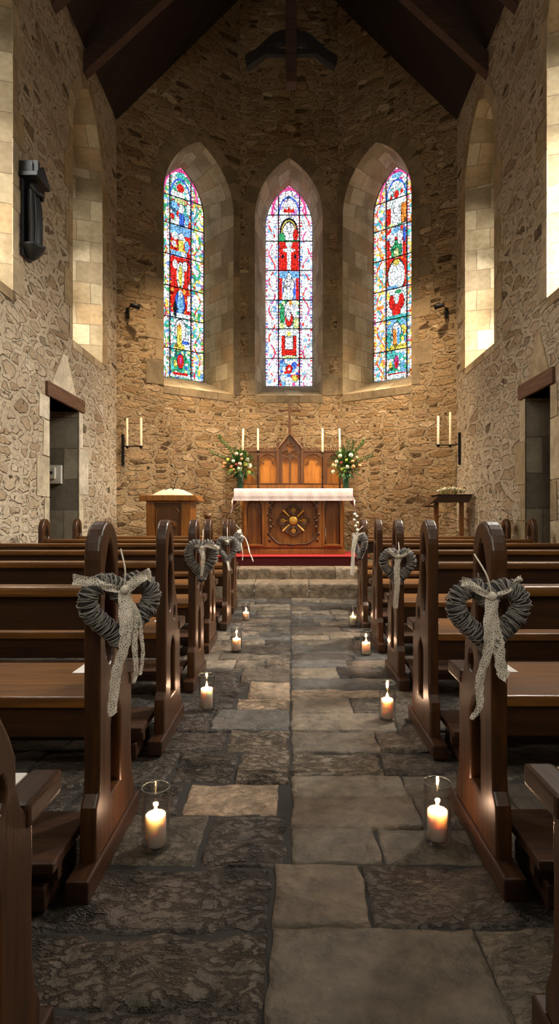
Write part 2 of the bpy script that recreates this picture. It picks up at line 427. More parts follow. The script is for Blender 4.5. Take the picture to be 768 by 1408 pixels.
def XZY(y0=0.0):
    """slab XY -> world XZ at y0"""
    return Matrix(((1,0,0,0),(0,0,-1,y0),(0,1,0,0),(0,0,0,1)))
def arch(xc, w, z0, zs, za, n=10):
    """pointed arch outline, counter-clockwise from bottom left ... (half width w, springing zs, apex za)"""
    r = za - zs; Rr = (w*w + r*r) / (2*w); cx = w - Rr
    a1 = math.atan2(r, -cx)
    right = [(cx + Rr*math.cos(a1*i/n), zs + Rr*math.sin(a1*i/n)) for i in range(n+1)]
    right[-1] = (0.0, za)
    left = [(-x, z) for x, z in right[:-1]][::-1]
    return [(xc-w, z0), (xc+w, z0)] + [(xc+x, z) for x, z in right] + [(xc+x, z) for x, z in left]
def circ(cx, cy, r, n=16, ry=None):
    ry = ry or r
    return [(cx + r*math.cos(2*PI*k/n), cy + ry*math.sin(2*PI*k/n)) for k in range(n)]
def catmull(P, n=5, closed=False):
    P = [Vector(p) for p in P]; out = []; m = len(P)
    rng = range(m if closed else m-1)
    for i in rng:
        if closed: a, b, c, d = P[i-1], P[i], P[(i+1) % m], P[(i+2) % m]
        else: a, b, c, d = P[max(i-1, 0)], P[i], P[i+1], P[min(i+2, m-1)]
        for k in range(n):
            t = k/n; out.append(.5*((2*b) + (-a+c)*t + (2*a-5*b+4*c-d)*t*t + (-a+3*b-3*c+d)*t**3))
    if not closed: out.append(P[-1])
    return out

# ------------------------------------------------------------------ the shell
ZE = 7.37; XM = (XL + XR) / 2; HW = (XR - XL) / 2; RS = 1.65
def roofz(x): return ZE + RS * (HW - abs(x - XM))
YB = 10.0; YC = 8.8; YW = -3.0
A_L, B_L, B_R, A_R = (XL, YC), (-.915, YB), (.837, YB), (XR, YC)

def wall(name, p0, p1, top, openings, mat, thick, mat_reveal, zb=-.05):
    """inner face from p0 to p1 (plan points, room on the left hand... normal computed), outline top = [(s,z)..] from p1 end to p0 end;
       openings = list of (inner loop, outer loop, depth)"""
    P0 = Vector((p0[0], p0[1], 0)); P1 = Vector((p1[0], p1[1], 0)); L = (P1-P0).length; T = (P1-P0)/L
    N = Vector((-T.y, T.x, 0))
    if (P0 + N - Vector((XM, 5 if abs(T.x) > .1 else P0.y, 0))).length < (P0 - N - Vector((XM, 5 if abs(T.x) > .1 else P0.y, 0))).length: N = -N
    def w3(s_, z, d=0.0): return P0 + T*s_ + Vector((0,0,z)) + N*d
    outer = [(0, zb), (L, zb)] + top
    mb = MB()
    loops = [outer] + [o[0] for o in openings]
    flat = [p for lp in loops for p in lp]
    tris = tessellate_polygon([[Vector((p[0], p[1], 0)) for p in lp] for lp in loops])
    mb.add([w3(*p) for p in flat], [list(t) for t in tris], uvs=flat)
    loops = [outer] + [o[1] for o in openings]
    flat = [p for lp in loops for p in lp]
    tris = tessellate_polygon([[Vector((p[0], p[1], 0)) for p in lp] for lp in loops])
    mb.add([w3(p[0], p[1], thick) for p in flat], [list(t)[::-1] for t in tris], uvs=flat)
    n = len(outer)
    for i in range(n):
        a, b = outer[i], outer[(i+1) % n]
        mb.add([w3(*a), w3(*b), w3(b[0], b[1], thick), w3(a[0], a[1], thick)], [(0,1,2,3)], uvs=[(0,0),(1,0),(1,thick),(0,thick)])
    wo = struct(mb.build(name, mat))
    for inn, out, depth in openings:
        rb = MB(); per = 0.0; m = len(inn)
        for i in range(m):
            a, b = inn[i], inn[(i+1) % m]; c, d = out[i], out[(i+1) % m]
            ln = math.hypot(b[0]-a[0], b[1]-a[1])
            if abs(b[0]-a[0]) < 1e-4 and ln > 1: # upright jamb: v follows the height
                uvq = [(0, a[1]), (0, b[1]), (depth, d[1]), (depth, c[1])]; uvt = [(depth, c[1]), (depth, d[1]), (thick, d[1]), (thick, c[1])]
            else:
                uvq = [(0, per), (0, per+ln), (depth, per+ln), (depth, per)]; uvt = [(depth, per), (depth, per+ln), (thick, per+ln), (thick, per)]
            rb.add([w3(*a), w3(*b), w3(d[0], d[1], depth), w3(c[0], c[1], depth)], [(0,1,2,3)], uvs=uvq)
            rb.add([w3(c[0], c[1], depth), w3(d[0], d[1], depth), w3(d[0], d[1], thick), w3(c[0], c[1], thick)], [(0,1,2,3)], uvs=uvt)
            per += ln
        ro = rb.build('window_reveal' if out[0][1] > 1 else 'doorway_reveal', mat_reveal, wo); ro['kind'] = 'structure'
    return w3, wo
trim_n = [0]
def surround(w3, loop, wa, wb, blk, cols, seed=0, proud=.008, bottom=True):
    """dressed blocks around an opening, alternately long and short"""
    rnd = random.Random(seed); mb = MB()
    P = [Vector((p[0], p[1])) for p in loop]; m = len(P)
    # arc-length sampling
    segs = []
    for i in range(m): segs.append((P[i], P[(i+1) % m]))
    if not bottom: segs = segs[1:]
    c = sum(P, Vector((0,0))) / m
    def emit(a, b, n, w_):
        t = (b-a).normalized(); e = t * .004
        a2 = a+e; b2 = b-e
        q = [a2, a2+n*w_, b2+n*w_, b2]
        col = rnd.choice(cols); k = rnd.uniform(.85, 1.1); col = tuple(x*k for x in col)
        vs = [w3(p.x, p.y, -proud) for p in q] + [w3(p.x, p.y, .004) for p in q]
        mb.add(vs, [(0,1,2,3),(0,4,5,1),(1,5,6,2),(2,6,7,3),(3,7,4,0)], col=col)
    alt = 0
    # gather runs: straight sides split in blocks; arch segments grouped
    for (a, b) in segs:
        ln = (b-a).length; d = (b-a).normalized(); n = Vector((d.y, -d.x))
        if n.dot((a+b)/2 - c) < 0: n = -n
        if ln > .5:
            k = max(1, round(ln/blk)); ts = [0]
            for i in range(k-1): ts.append((i+1)/k + rnd.uniform(-.2, .2)/k)
            ts.append(1)
            for i in range(k):
                alt ^= 1; emit(a + (b-a)*ts[i], a + (b-a)*ts[i+1], n, wa if abs(d.y) < .5 else (wa if alt else wb) * rnd.uniform(.85, 1.15))
    arcs = [sg for sg in segs if (sg[1]-sg[0]).length <= .5]
    i = 0
    while i < len(arcs):
        k = 2 if i + 2 <= len(arcs) else 1
        grp = arcs[i:i+k]; a, b = grp[0][0], grp[-1][1]
        d = (b-a).normalized(); n = Vector((d.y, -d.x))
        if n.dot((a+b)/2 - c) < 0: n = -n
        w_ = (wa+wb)/2; kk = rnd.uniform(.85, 1.1); col = tuple(x*kk for x in rnd.choice(cols))
        pts = [grp[0][0]] + [g[1] for g in grp]
        out = [p + ((p-c).normalized()*.4 + n*.6).normalized()*w_ for p in pts]
        q = pts + out[::-1]
        vs = [w3(p.x, p.y, -proud) for p in q] + [w3(p.x, p.y, .004) for p in q]
        N_ = len(q)
        mb.add(vs, [tuple(range(N_))] + [(j, (j+1) % N_, N_+(j+1) % N_, N_+j) for j in range(N_)], col=col)
        i += k
    trim_n[0] += 1
    return struct(mb.build('trim_%d' % trim_n[0], M['trim_stone']))
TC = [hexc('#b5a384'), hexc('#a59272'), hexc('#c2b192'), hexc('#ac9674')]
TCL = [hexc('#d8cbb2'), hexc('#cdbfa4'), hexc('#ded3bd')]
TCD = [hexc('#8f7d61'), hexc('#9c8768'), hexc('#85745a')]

# apse facets
ZG0, ZGS, ZGA = 3.66, 6.75, 7.58
WIN = {}
def facet(name, p0, p1, xc, hw, topf, sill=3.28, spring=6.48, apex=7.55):
    P0 = Vector((p0[0], p0[1])); L = (Vector(p1)-P0).length
    inner = arch(xc, hw, sill, spring, apex); glass = arch(xc, .458, ZG0, ZGS, ZGA)
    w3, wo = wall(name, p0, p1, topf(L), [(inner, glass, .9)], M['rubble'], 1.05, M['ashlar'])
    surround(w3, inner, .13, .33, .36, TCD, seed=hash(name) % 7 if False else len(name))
    return w3
wL = facet('wall_back_left', A_L, B_L, 1.42, .645, lambda L: [(L, roofz(B_L[0])+.2), (0, ZE+.2)])
wC = facet('wall_back', B_L, B_R, .873, .61, lambda L: [(L, roofz(B_R[0])+.2), (XM-B_L[0], roofz(XM)+.2), (0, roofz(B_L[0])+.2)])
LR = math.hypot(A_R[0]-B_R[0], A_R[1]-B_R[1])
wR = facet('wall_back_right', B_R, A_R, LR-1.40, .645, lambda L: [(L, ZE+.2), (0, roofz(B_R[0])+.2)])

# side walls
def side(name, X, y1, wins, doors, sgn):
    # s runs along +Y from YW
    ops = []
    for ya, yb in wins:
        c = (ya+yb)/2 - YW; h = (yb-ya)/2
        ops.append((arch(c, h, 3.33, 5.98, 6.90), arch(c, h-.17, 3.75, 6.05, 6.80), .6))
    for ya, yb, zt in doors:
        a, b = ya-YW, yb-YW
        lp = [(a, .0), (b, .0), (b, zt), (a, zt)]; ops.append((lp, lp, .5))
    L = y1 - YW
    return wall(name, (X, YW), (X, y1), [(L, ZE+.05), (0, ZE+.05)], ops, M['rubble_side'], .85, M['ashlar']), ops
LWIN = [(7.02, 8.12), (4.41, 5.51), (1.8, 2.9), (-1.1, 0.0)]
RWIN = [(7.17, 8.36), (4.50, 5.69), (1.8, 2.9), (-1.1, 0.0)]  # last two windows on each wall are unseen, put in to bring light
(w3l, wol), opl = side('wall_left', XL, YC, LWIN, [(6.34, 7.23, 2.46)], -1)
(w3r, wor), opr = side('wall_right', XR, YC, RWIN, [(5.61, 6.22, 2.42)], 1)
for ww, ops in ((w3l, opl), (w3r, opr)):
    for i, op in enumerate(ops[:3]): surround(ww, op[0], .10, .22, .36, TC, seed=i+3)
# jamb quoins of the two doorways
for ww, (a, b, zt), sd in ((w3l, (6.34, 7.23, 2.46), 1), (w3r, (5.61, 6.22, 2.42), 2)):
    mb = MB(); rnd = random.Random(sd)
    for y, dr in ((a-YW, -1), (b-YW, 1)):
        z = 0.0; k = 0
        while z < zt - .05:
            h = min(rnd.uniform(.34, .62), zt - z); wd = (.30 if k % 2 else .15) * rnd.uniform(.85, 1.1)
            y2 = y + dr*wd; q = [(y, z+.006), (y2, z+.012), (y2-dr*.01, z+h-.012), (y, z+h-.006)]
            kk = rnd.uniform(.85, 1.1); col = tuple(x*kk for x in rnd.choice(TCL if sd == 1 else TC))
            vs = [ww(p[0], p[1], -.010) for p in q] + [ww(p[0], p[1], .01) for p in q]
            mb.add(vs, [(0,1,2,3),(0,4,5,1),(1,5,6,2),(2,6,7,3),(3,7,4,0)], col=col)
            z += h; k += 1
    # pale triangular stone over the lintel
    c = (a+b)/2 - YW - .02; hwid = (b-a)/2 * .82
    q = [(c-hwid, zt+.17), (c+hwid, zt+.17), (c+.05, zt+.60), (c-.05, zt+.60)]
    vs = [ww(p[0], p[1], -.012) for p in q] + [ww(p[0], p[1], .01) for p in q]
    mb.add(vs, [(0,1,2,3),(0,4,5,1),(1,5,6,2),(2,6,7,3),(3,7,4,0)], col=(TCL if sd == 1 else TC)[0])
    trim_n[0] += 1; struct(mb.build('trim_%d' % trim_n[0], M['trim_stone']))
# far ends of the doorways: passage walls and a plank door in each
for sgn, X, (a, b, zt), n in ((-1, XL, (6.34, 7.23, 2.46), 1), (1, XR, (5.61, 6.22, 2.42), 2)):
    rb = MB(); x0 = X + sgn*.0; x1 = X + sgn*.84
    for (ya, yb) in ((a-.0, a+.004), (b-.004, b)): pass
    q = [(X + sgn*.006, b-.004), (x1, b-.004)]
    rb.add([(q[0][0], q[0][1], .0), (q[1][0], q[1][1], .0), (q[1][0], q[1][1], zt-.005), (q[0][0], q[0][1], zt-.005)], [(0,1,2,3)],
           uvs=[(0,0),(.83,0),(.83,zt),(0,zt)])
    rb.add([(X + sgn*.006, b-.0, 0), (x1, b, 0), (x1, b, zt), (X + sgn*.006, b, zt)], [(3,2,1,0)], uvs=[(0,0),(.83,0),(.83,zt),(0,zt)])
    struct(rb.build('trim_%d' % (trim_n[0]+1), M['ashlar_shaded'])); trim_n[0] += 1
    d = thing('door_%d' % n, None, None, (X + sgn*.80, (a+b)/2, 0)); d['kind'] = 'structure'
    mb = MB(); nb = 6; ww_ = (b-a-.02)/nb
    for i in range(nb): mb.box(-.02, .02, -(b-a)/2+.01+i*ww_+.003, -(b-a)/2+.01+(i+1)*ww_-.003, .01, zt-.02, .004)
    mb.build('door_panel', M['pew_z'], d)
    hb = MB(); hb.lathe([(.001,0),(.03,.0),(.035,.02),(.02,.045),(.001,.05)], 12, Matrix.Translation((-sgn*.02, -.3*(b-a), 1.05)) @ Matrix.Rotation(-sgn*PI/2, 4, 'Y'))
    hb.build('door_handle', M['iron'], d)
# oak lintels
for n_, (X, sgn, a, b, zt, lab) in enumerate(((XL, -1, 6.34, 7.23, 2.46, 'wide brown oak lintel over the doorway in the left wall'),
                                              (XR, 1, 5.61, 6.22, 2.42, 'dark oak lintel over the doorway in the right wall'))):
    mb = MB(); ya, yb = a-.09, b+.14
    x0, x1 = sorted((X - sgn*.035, X + sgn*.48))
    mb.box(x0, x1, ya, yb, zt-.0, zt+.165, .008)
    tag(mb.build('oak_lintel', M['lintel']), lab, 'lintel')
# west wall, with a window opening added to carry the fill light
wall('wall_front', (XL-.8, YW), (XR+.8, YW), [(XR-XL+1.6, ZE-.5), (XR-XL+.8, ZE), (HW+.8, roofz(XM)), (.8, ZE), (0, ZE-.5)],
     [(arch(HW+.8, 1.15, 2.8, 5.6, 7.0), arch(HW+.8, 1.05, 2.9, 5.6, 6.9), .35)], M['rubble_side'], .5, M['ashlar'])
g = MB(); g.slab([arch(XM, 1.048, 2.902, 5.6, 6.898)], .008, 0, XZY(YW-.36)); po = struct(g.build('window_12', M['leaded']))
g = MB()
for x in (-.35, .35): g.box(XM+x-.03, XM+x+.03, YW-.40, YW-.33, 2.9, 6.1, .006)
for k in range(1, 6): g.box(XM-1.05, XM+1.05, YW-.36, YW-.345, 2.9+k*.5, 2.92+k*.5)
g.build('glazing_bar', M['iron'], po)

# side window panes (plain leaded glass set deep in the walls)
wn = 4
for sgn, X, wins in ((-1, XL, LWIN), (1, XR, RWIN)):
    for ya, yb in wins:
        c = (ya+yb)/2; h = (yb-ya)/2-.17
        g = MB(); lp = arch(c, h-.002, 3.752, 6.05, 6.798)
        g.slab([lp], .008, 0, YZX(X + sgn*.61))
        po = struct(g.build('window_%d' % wn, M['leaded'])); wn += 1
        lb = MB(); y = c-h
        for k in range(1, 5):
            z = 3.75 + k*.55; lb.box(X+sgn*.60-.008, X+sgn*.60+.008, c-h, c+h, z-.012, z+.012)
        lb.box(X+sgn*.60-.008, X+sgn*.60+.008, c-.012, c+.012, 3.75, 6.75)
        lb.build('glazing_bar', M['iron'], po)

# ------------------------------------------------------------------ stained glass
PAL = {'w': (.93,.95,.97), 'c': (.80,.92,.90), 'r': (.80,.03,.02), 'b': (.06,.16,.72), 's': (.22,.52,.90), 'g': (.05,.42,.16), 't': (.10,.55,.52),
       'y': (.90,.72,.12), 'o': (.92,.30,.05), 'p': (.62,.30,.75), 'k': (.015,.02,.03), 'm': (.75,.08,.32), 'l': (.72,.85,.35), 'v': (.36,.34,.86)}
ROWS = [3.66, 4.19, 4.77, 5.33, 5.91, 6.48, 6.99, 7.58]
# per row (bottom to top): background mix for the middle light, then shapes (kind, a0, b0, rx, ry, colour)
DES = {
 'C': [('wwcmswbr', [('e',0,.62,.3,.16,'r'),('e',0,.62,.1,.05,'w'),('e',-.55,.28,.28,.12,'c'),('e',.55,.28,.28,.12,'y'),('e',-.5,.8,.25,.09,'s'),('e',.5,.8,.25,.09,'b')]),
       ('wccwwc', [('b',-.55,.45,.16,.32,'r'),('b',.55,.45,.16,.32,'r'),('b',0,.22,.6,.1,'r'),('b',0,.52,.34,.2,'w'),('e',0,.84,.2,.08,'y'),('b',0,.06,.6,.04,'l')]),
       ('cwslwg', [('e',-.62,.5,.22,.34,'g'),('e',0,.6,.42,.36,'w'),('e',0,.35,.34,.25,'r'),('e',-.05,.5,.2,.2,'w'),('e',.7,.2,.3,.2,'l'),('b',.12,.92,.1,.09,'o'),('e',.55,.6,.15,.2,'w'),('e',-.7,.1,.3,.12,'l')]),
       ('vsvsvw', [('b',-.85,.5,.2,.5,'r'),('b',.85,.5,.2,.5,'r'),('b',0,.88,1,.12,'s'),('e',0,.38,.5,.42,'w'),('e',0,.72,.2,.22,'w'),('e',-.15,.18,.5,.14,'c'),('e',.5,.3,.14,.14,'b')]),
       ('rrrrrr', [('b',0,.45,.17,.42,'w'),('e',0,.72,.6,.07,'w'),('e',0,.93,.3,.1,'w'),('e',-.6,.5,.12,.08,'k'),('e',.6,.5,.12,.08,'k')]),
       ('wwcwww', [('e',0,.42,.78,.46,'r'),('e',0,.42,.68,.42,'y'),('e',0,.36,.55,.40,'w'),('e',0,.55,.2,.2,'w'),('e',-.68,.14,.3,.2,'g'),('e',.62,.28,.24,.2,'r'),('b',0,.02,1,.06,'g')]),
       ('wwwwpw', [('e',0,.16,.55,.05,'r'),('e',0,.20,.10,.12,'r'),('e',-.4,.18,.1,.08,'r'),('e',.4,.18,.1,.08,'r'),('e',0,.7,.32,.18,'w'),('e',0,.94,.2,.05,'m')])],
 'L': [('gtcgtlb', [('e',0,.6,.3,.24,'r'),('e',0,.62,.14,.12,'m'),('e',-.5,.5,.16,.12,'y'),('b',0,.1,1,.06,'w'),('b',0,.16,.7,.04,'r')]),
       ('cctcwc', [('e',0,.62,.5,.34,'w'),('b',-.1,.42,.22,.32,'y'),('e',-.1,.75,.14,.1,'o'),('b',-.1,.08,.5,.07,'y'),('b',.5,.25,.3,.05,'b')]),
       ('rrrorr', [('e',-.05,.5,.45,.4,'b'),('e',0,.46,.28,.36,'s'),('e',0,.84,.2,.12,'c'),('b',.8,.55,.16,.25,'w'),('b',0,.08,1,.1,'c'),('e',-.5,.3,.16,.25,'k')]),
       ('rrrrrr', [('e',0,.42,.34,.42,'c'),('e',0,.4,.16,.34,'y'),('e',-.5,.75,.22,.14,'w'),('e',.42,.75,.2,.16,'w'),('b',.78,.4,.1,.5,'r'),('e',.85,.1,.12,.12,'w')]),
       ('rryrsr', [('b',0,.86,1,.14,'s'),('e',-.5,.66,.3,.12,'c'),('e',.1,.6,.3,.2,'w'),('b',.05,.36,.24,.2,'y'),('e',.6,.4,.2,.18,'s'),('b',-.2,.1,.8,.08,'s'),('e',.3,.1,.25,.08,'w'),('e',-.6,.4,.2,.1,'w')]),
       ('tgcsrr', [('e',-.55,.7,.3,.2,'s'),('e',.1,.66,.24,.16,'w'),('e',.75,.7,.2,.2,'c'),('b',.1,.24,.22,.22,'b'),('e',-.3,.2,.18,.14,'w'),('e',.6,.3,.2,.16,'s'),('e',-.75,.3,.18,.12,'r'),('e',0,.92,.6,.08,'l')]),
       ('ctwgcw', [('e',0,.34,.34,.14,'r'),('e',0,.12,.4,.1,'w'),('e',0,.7,.34,.14,'t'),('e',0,.93,.16,.05,'r')])],
 'R': [('tgctsw', [('e',0,.58,.22,.22,'m'),('e',0,.5,.12,.12,'r'),('e',-.6,.5,.18,.12,'y'),('e',.6,.5,.2,.12,'s'),('b',0,.1,1,.08,'w'),('b',0,.18,.8,.03,'r')]),
       ('stcsgy', [('e',0,.62,.42,.26,'w'),('b',-.15,.36,.16,.3,'o'),('b',.18,.38,.12,.3,'s'),('b',0,.1,1,.08,'y'),('e',-.7,.4,.2,.3,'t'),('e',.75,.6,.18,.15,'y')]),
       ('wccwww', [('e',0,.36,.4,.3,'r'),('e',-.45,.58,.26,.22,'r'),('e',.45,.58,.26,.22,'r'),('e',0,.72,.22,.22,'c'),('b',0,.06,1,.08,'t'),('e',-.8,.8,.16,.14,'y'),('e',.2,.9,.3,.07,'g')]),
       ('rrorrr', [('e',0,.42,.78,.5,'w'),('b',.0,.5,.05,.4,'c'),('b',-.4,.06,.5,.08,'s'),('e',0,.85,.3,.1,'y'),('e',.85,.5,.1,.5,'r')]),
       ('rcrscw', [('e',0,.25,.5,.3,'g'),('e',0,.15,.25,.16,'l'),('b',-.8,.3,.16,.3,'r'),('b',.75,.3,.16,.3,'r'),('e',-.4,.6,.24,.2,'w'),('e',.3,.65,.22,.22,'w'),('e',.75,.7,.14,.25,'b'),('e',0,.9,.3,.1,'s')]),
       ('ccwwcw', [('b',-.75,.42,.22,.3,'r'),('b',.72,.45,.26,.34,'o'),('e',0,.42,.34,.42,'w'),('e',0,.85,.34,.14,'w'),('e',-.5,.08,.3,.08,'l'),('e',.3,.06,.2,.05,'g')]),
       ('wwcwtw', [('e',0,.16,.22,.12,'r'),('e',-.5,.1,.14,.07,'r'),('e',.5,.22,.14,.07,'r'),('e',0,.8,.5,.12,'s'),('e',.4,.62,.3,.04,'m')])]}
EDGE = {'C': 'wwwwcwwwsw', 'L': 'wwcwgwyswt', 'R': 'wwyowtwswc'}
EDGE2 = {'C': 'rmwpwb', 'L': 'rgywmb', 'R': 'royctm'}
def stained(key, w3, xc, name, hwid=.452):
    rnd = np.random.RandomState({'C': 5, 'L': 9, 'R': 14}[key]); r2 = random.Random(5)
    cw = .0122; nu = int(2*hwid/cw); nv = int((ZGA-ZG0)/cw)
    U, V = np.meshgrid((np.arange(nu)+.5)/nu*2*hwid-hwid, ZG0 + (np.arange(nv)+.5)/nv*(ZGA-ZG0))
    # fragments of glass: jittered seeds
    cs = .054; gx = int(2*hwid/cs)+3; gz = int((ZGA-ZG0)/cs)+3
    sx = (np.arange(gx)[None, :]-1+rnd.rand(gz, gx))*cs-hwid; sz = (np.arange(gz)[:, None]-1+rnd.rand(gz, gx))*cs+ZG0
    d1 = np.full(U.shape, 9.); d2 = np.full(U.shape, 9.); idx = np.zeros(U.shape, int)
    for (i, j) in np.ndindex(gz, gx):
        a, b = sx[i, j], sz[i, j]
        u0 = max(0, int((a+hwid-.12)/cw)); u1 = min(nu, int((a+hwid+.12)/cw)+1); v0 = max(0, int((b-ZG0-.12)/cw)); v1 = min(nv, int((b-ZG0+.12)/cw)+1)
        if u0 >= u1 or v0 >= v1: continue
        s = (slice(v0, v1), slice(u0, u1)); d = np.hypot(U[s]-a, V[s]-b)
        D1, D2 = d1[s], d2[s]; m = d < D1; m2 = (~m) & (d < D2)
        D2[m] = D1[m]; D2[m2] = d[m2]; D1[m] = d[m]; idx[s][m] = i*gx+j
    lead = (d2-d1) < .0075
    a = U/(.23*2*hwid); col = np.zeros(U.shape+(3,))
    rv = rnd.rand(gz*gx); frag = rv[idx]
    def pal(st, f): 
        P = np.array([PAL[c] for c in st]); return P[(f*len(st)).astype(int) % len(st)]
    col[:] = pal(EDGE[key], frag)
    # dotted coloured fillets down both borders
    au = np.abs(U)/hwid
    dots = ((np.floor(V/.03).astype(int)) % 2 == 0)
    wob = .74 + .13*np.sin(V*2*PI/.56*1.0 + 0.4)*1.0
    fil = np.abs(au-wob) < .035
    col[fil] = pal(EDGE2[key][:3], (frag*7) % 1)[fil]
    for c0, w_ in ((.53, .03), (.95, .04)):
        m = (np.abs(au-c0) < w_) & dots; col[m] = pal(EDGE2[key], (frag*5) % 1)[m]
    row = np.clip(np.searchsorted(ROWS, V)-1, 0, 6)
    for r_, (bg, shapes) in enumerate(DES[key]):
        m = (row == r_) & (np.abs(a) < 1)
        col[m] = pal(bg, (frag*3.7) % 1)[m]
        b = (V-ROWS[r_])/(ROWS[r_+1]-ROWS[r_])
        for kd, a0, b0, rx, ry, c in shapes:
            q = np.maximum(np.abs(a-a0)/rx, np.abs(b-b0)/ry) if kd == 'b' else ((a-a0)/rx)**2+((b-b0)/ry)**2
            col[m & (q < 1)] = PAL[c]
            if ry > .15:
                col[m & (q >= 1) & (q < 1+(.25 if kd == 'e' else .1))] = PAL['k']
        edge = m & (np.abs(a) > .9) & dots
        col[edge] = pal('rby' if key == 'L' else 'rvm' if key == 'C' else 'ort', (frag*9) % 1)[edge]
    var = .72 + .5*rnd.rand(gz*gx)[idx]; col *= var[..., None]
    # tracery arcs in the head
    top = row == 6
    bb = (V-ROWS[6])/(ROWS[7]-ROWS[6])
    for cx, rr, c in ((0, .95, 'b'), (0, 1.6, 'm')):
        q = (a/rr)**2 + (bb/(.62 if rr < 1 else .9))**2; m = top & (np.abs(q-1) < .12); col[m] = PAL[c]
    col[lead] *= np.where(np.abs(a) < 1, .2, .42)[lead][:, None]
    col[(np.abs(np.abs(a)-1) < .05)] = PAL['k']
    col = np.clip(col, 0, 1.1)
    # geometry clipped to the lancet
    loop = arch(0, hwid, ZG0, ZGS, ZGA-.01); r = ZGA-.01-ZGS; Rr = (hwid**2+r*r)/(2*hwid); cx = hwid-Rr
    def half(z):
        if z <= ZGS: return hwid
        t = Rr*Rr-(z-ZGS)**2; return max(.003, math.sqrt(max(t, 0))+cx) if t > 0 else .003
    verts = []; faces = []; cc = []
    vid = -np.ones((nv+1, nu+1), int)
    for j in range(nv+1):
        z = ZG0+j/nv*(ZGA-.01-ZG0); h = half(z)
        for i in range(nu+1):
            u = max(-h, min(h, i/nu*2*hwid-hwid)); vid[j, i] = len(verts); verts.append(tuple(w3(xc+u, z, .88)))
    for j in range(nv):
        for i in range(nu):
            p = [vid[j, i], vid[j, i+1], vid[j+1, i+1], vid[j+1, i]]
            if abs((Vector(verts[p[0]])-Vector(verts[p[1]])).length) < 1e-5 and abs((Vector(verts[p[3]])-Vector(verts[p[2]])).length) < 1e-5: continue
            faces.append(p); cc.append(col[j, i])
    me = bpy.data.meshes.new(name); me.from_pydata(verts, [], faces); me.materials.append(M['stained'])
    at = me.attributes.new('glass', 'FLOAT_COLOR', 'FACE')
    buf = np.ones((len(faces), 4)); buf[:, :3] = np.array(cc); at.data.foreach_set('color', buf.ravel())
    o = bpy.data.objects.new(name, me); C.objects.link(o); o['kind'] = 'structure'
    # iron saddle bars and stanchions
    sb = MB()
    def bar(u0, z0, u1, z1, t=.011):
        p = [w3(u0, z0, .862), w3(u1, z1, .862)]; sb.tube(p, t, 6)
    for z in ROWS[1:-1]: bar(xc-hwid, z, xc+hwid, z)
    for s in (-1, 1): bar(xc+s*.23*2*hwid, ZG0, xc+s*.23*2*hwid, ZGS+.50, .006)
    sb.build('saddle_bar', M['iron'], o)
    fr = MB(); lpo = arch(xc, .468, ZG0-.01, ZGS, ZGA+.01)
    fr.tube([w3(p[0], p[1], .87) for p in lpo], .014, 6, closed=True)
    fr.build('window_frame', M['iron'], o)
stained('L', wL, 1.42, 'window_1'); stained('C', wC, .873, 'window_2'); stained('R', wR, LR-1.40, 'window_3')

# ------------------------------------------------------------------ roof
def plank_mat():
    t = NT('dark roof boards'); uv = t.coord('UV')
    b = t.n.new('ShaderNodeTexBrick'); b.offset = .3; b.inputs['Scale'].default_value = 1
    b.inputs['Brick Width'].default_value = 40; b.inputs['Row Height'].default_value = .16; b.inputs['Mortar Size'].default_value = .006
    b.inputs['Color1'].default_value = (0,0,0,1); b.inputs['Color2'].default_value = (1,1,1,1); b.inputs['Mortar'].default_value = (0,0,0,1)
    t.l(uv, b.inputs['Vector'])
    g = t.noise(t.mapping(uv, (1, 14, 1)), 3, 5)
    c = t.mix(b.outputs['Color'], hexc('#1f140f'), hexc('#332218'))
    c = t.mix(.6, c, t.ramp(g, [(.3, (.5,.5,.5)), (.7, (1,1,1))]), 'MULTIPLY')
    c = t.mix(b.outputs['Fac'], c, (.004,.003,.003)); t.l(c, t.b.inputs['Base Color']); t.b.inputs['Roughness'].default_value = .8
    t.l(t.bump(b.outputs['Fac'], -.6, .01), t.b.inputs['Normal']); return t.m
M['planks'] = plank_mat()
M['beam_dark'] = wood('silhouette black timber', hexc('#0e0906'), hexc('#1c120c'), 'x', rough=.8, coat=0)  # shade put into the colour, so the arms read as a silhouette
mb = MB(); sl = math.hypot(HW+1, (HW+1)*RS)
for s in (-1, 1):
    xe = XM + s*(HW+1); ze = ZE - RS; zt = roofz(XM); up = .14
    v = [(xe, YW-.6, ze), (xe, 11.2, ze), (XM, 11.2, zt), (XM, YW-.6, zt)]
    uvs = [(0, YW), (0, 11), (sl, 11), (sl, YW)]
    # the eaves part outside the walls stays above the wall head
    mb.add([Vector(p)+Vector((0,0,.0)) for p in v] + [Vector(p)+Vector((0,0,up)) for p in v],
           [(0,1,2,3),(7,6,5,4),(0,4,5,1),(1,5,6,2),(3,2,6,7),(0,3,7,4)], uvs=uvs+uvs)
struct(mb.build('ceiling', M['planks']))
# principal rafters springing from corbel height on both side walls
bi = 0
POS = ['farthest', 'second farthest', 'third from the far end', 'fourth from the far end', 'fifth from the far end', 'nearest']
for k, y in enumerate((7.45, 6.47, 5.49, 4.5, 3.5, 2.4)):
    for s, X in ((-1, XL), (1, XR)):
        z0 = 6.98; a = Vector((X - s*.0, y, z0)); run = HW - .0; bsl = .92
        mb = MB(); th = .30
        b = Vector((XM + s*.35, y, z0 + (HW-.35)*bsl))
        lp = [(0, 0), (b.x-a.x, b.z-a.z), (b.x-a.x, b.z-a.z+th), (0, th)]
        if s > 0: lp = lp[::-1]
        mb.slab([lp], .13, .012, Matrix.Translation(a) @ XZY())
        o = mb.build('roof_beam', M['beam'])
        tag(o, 'dark slanting roof beam, %s on the %s side of the ceiling' % (POS[k], 'left' if s < 0 else 'right'), 'beam', 'slanting roof beams')
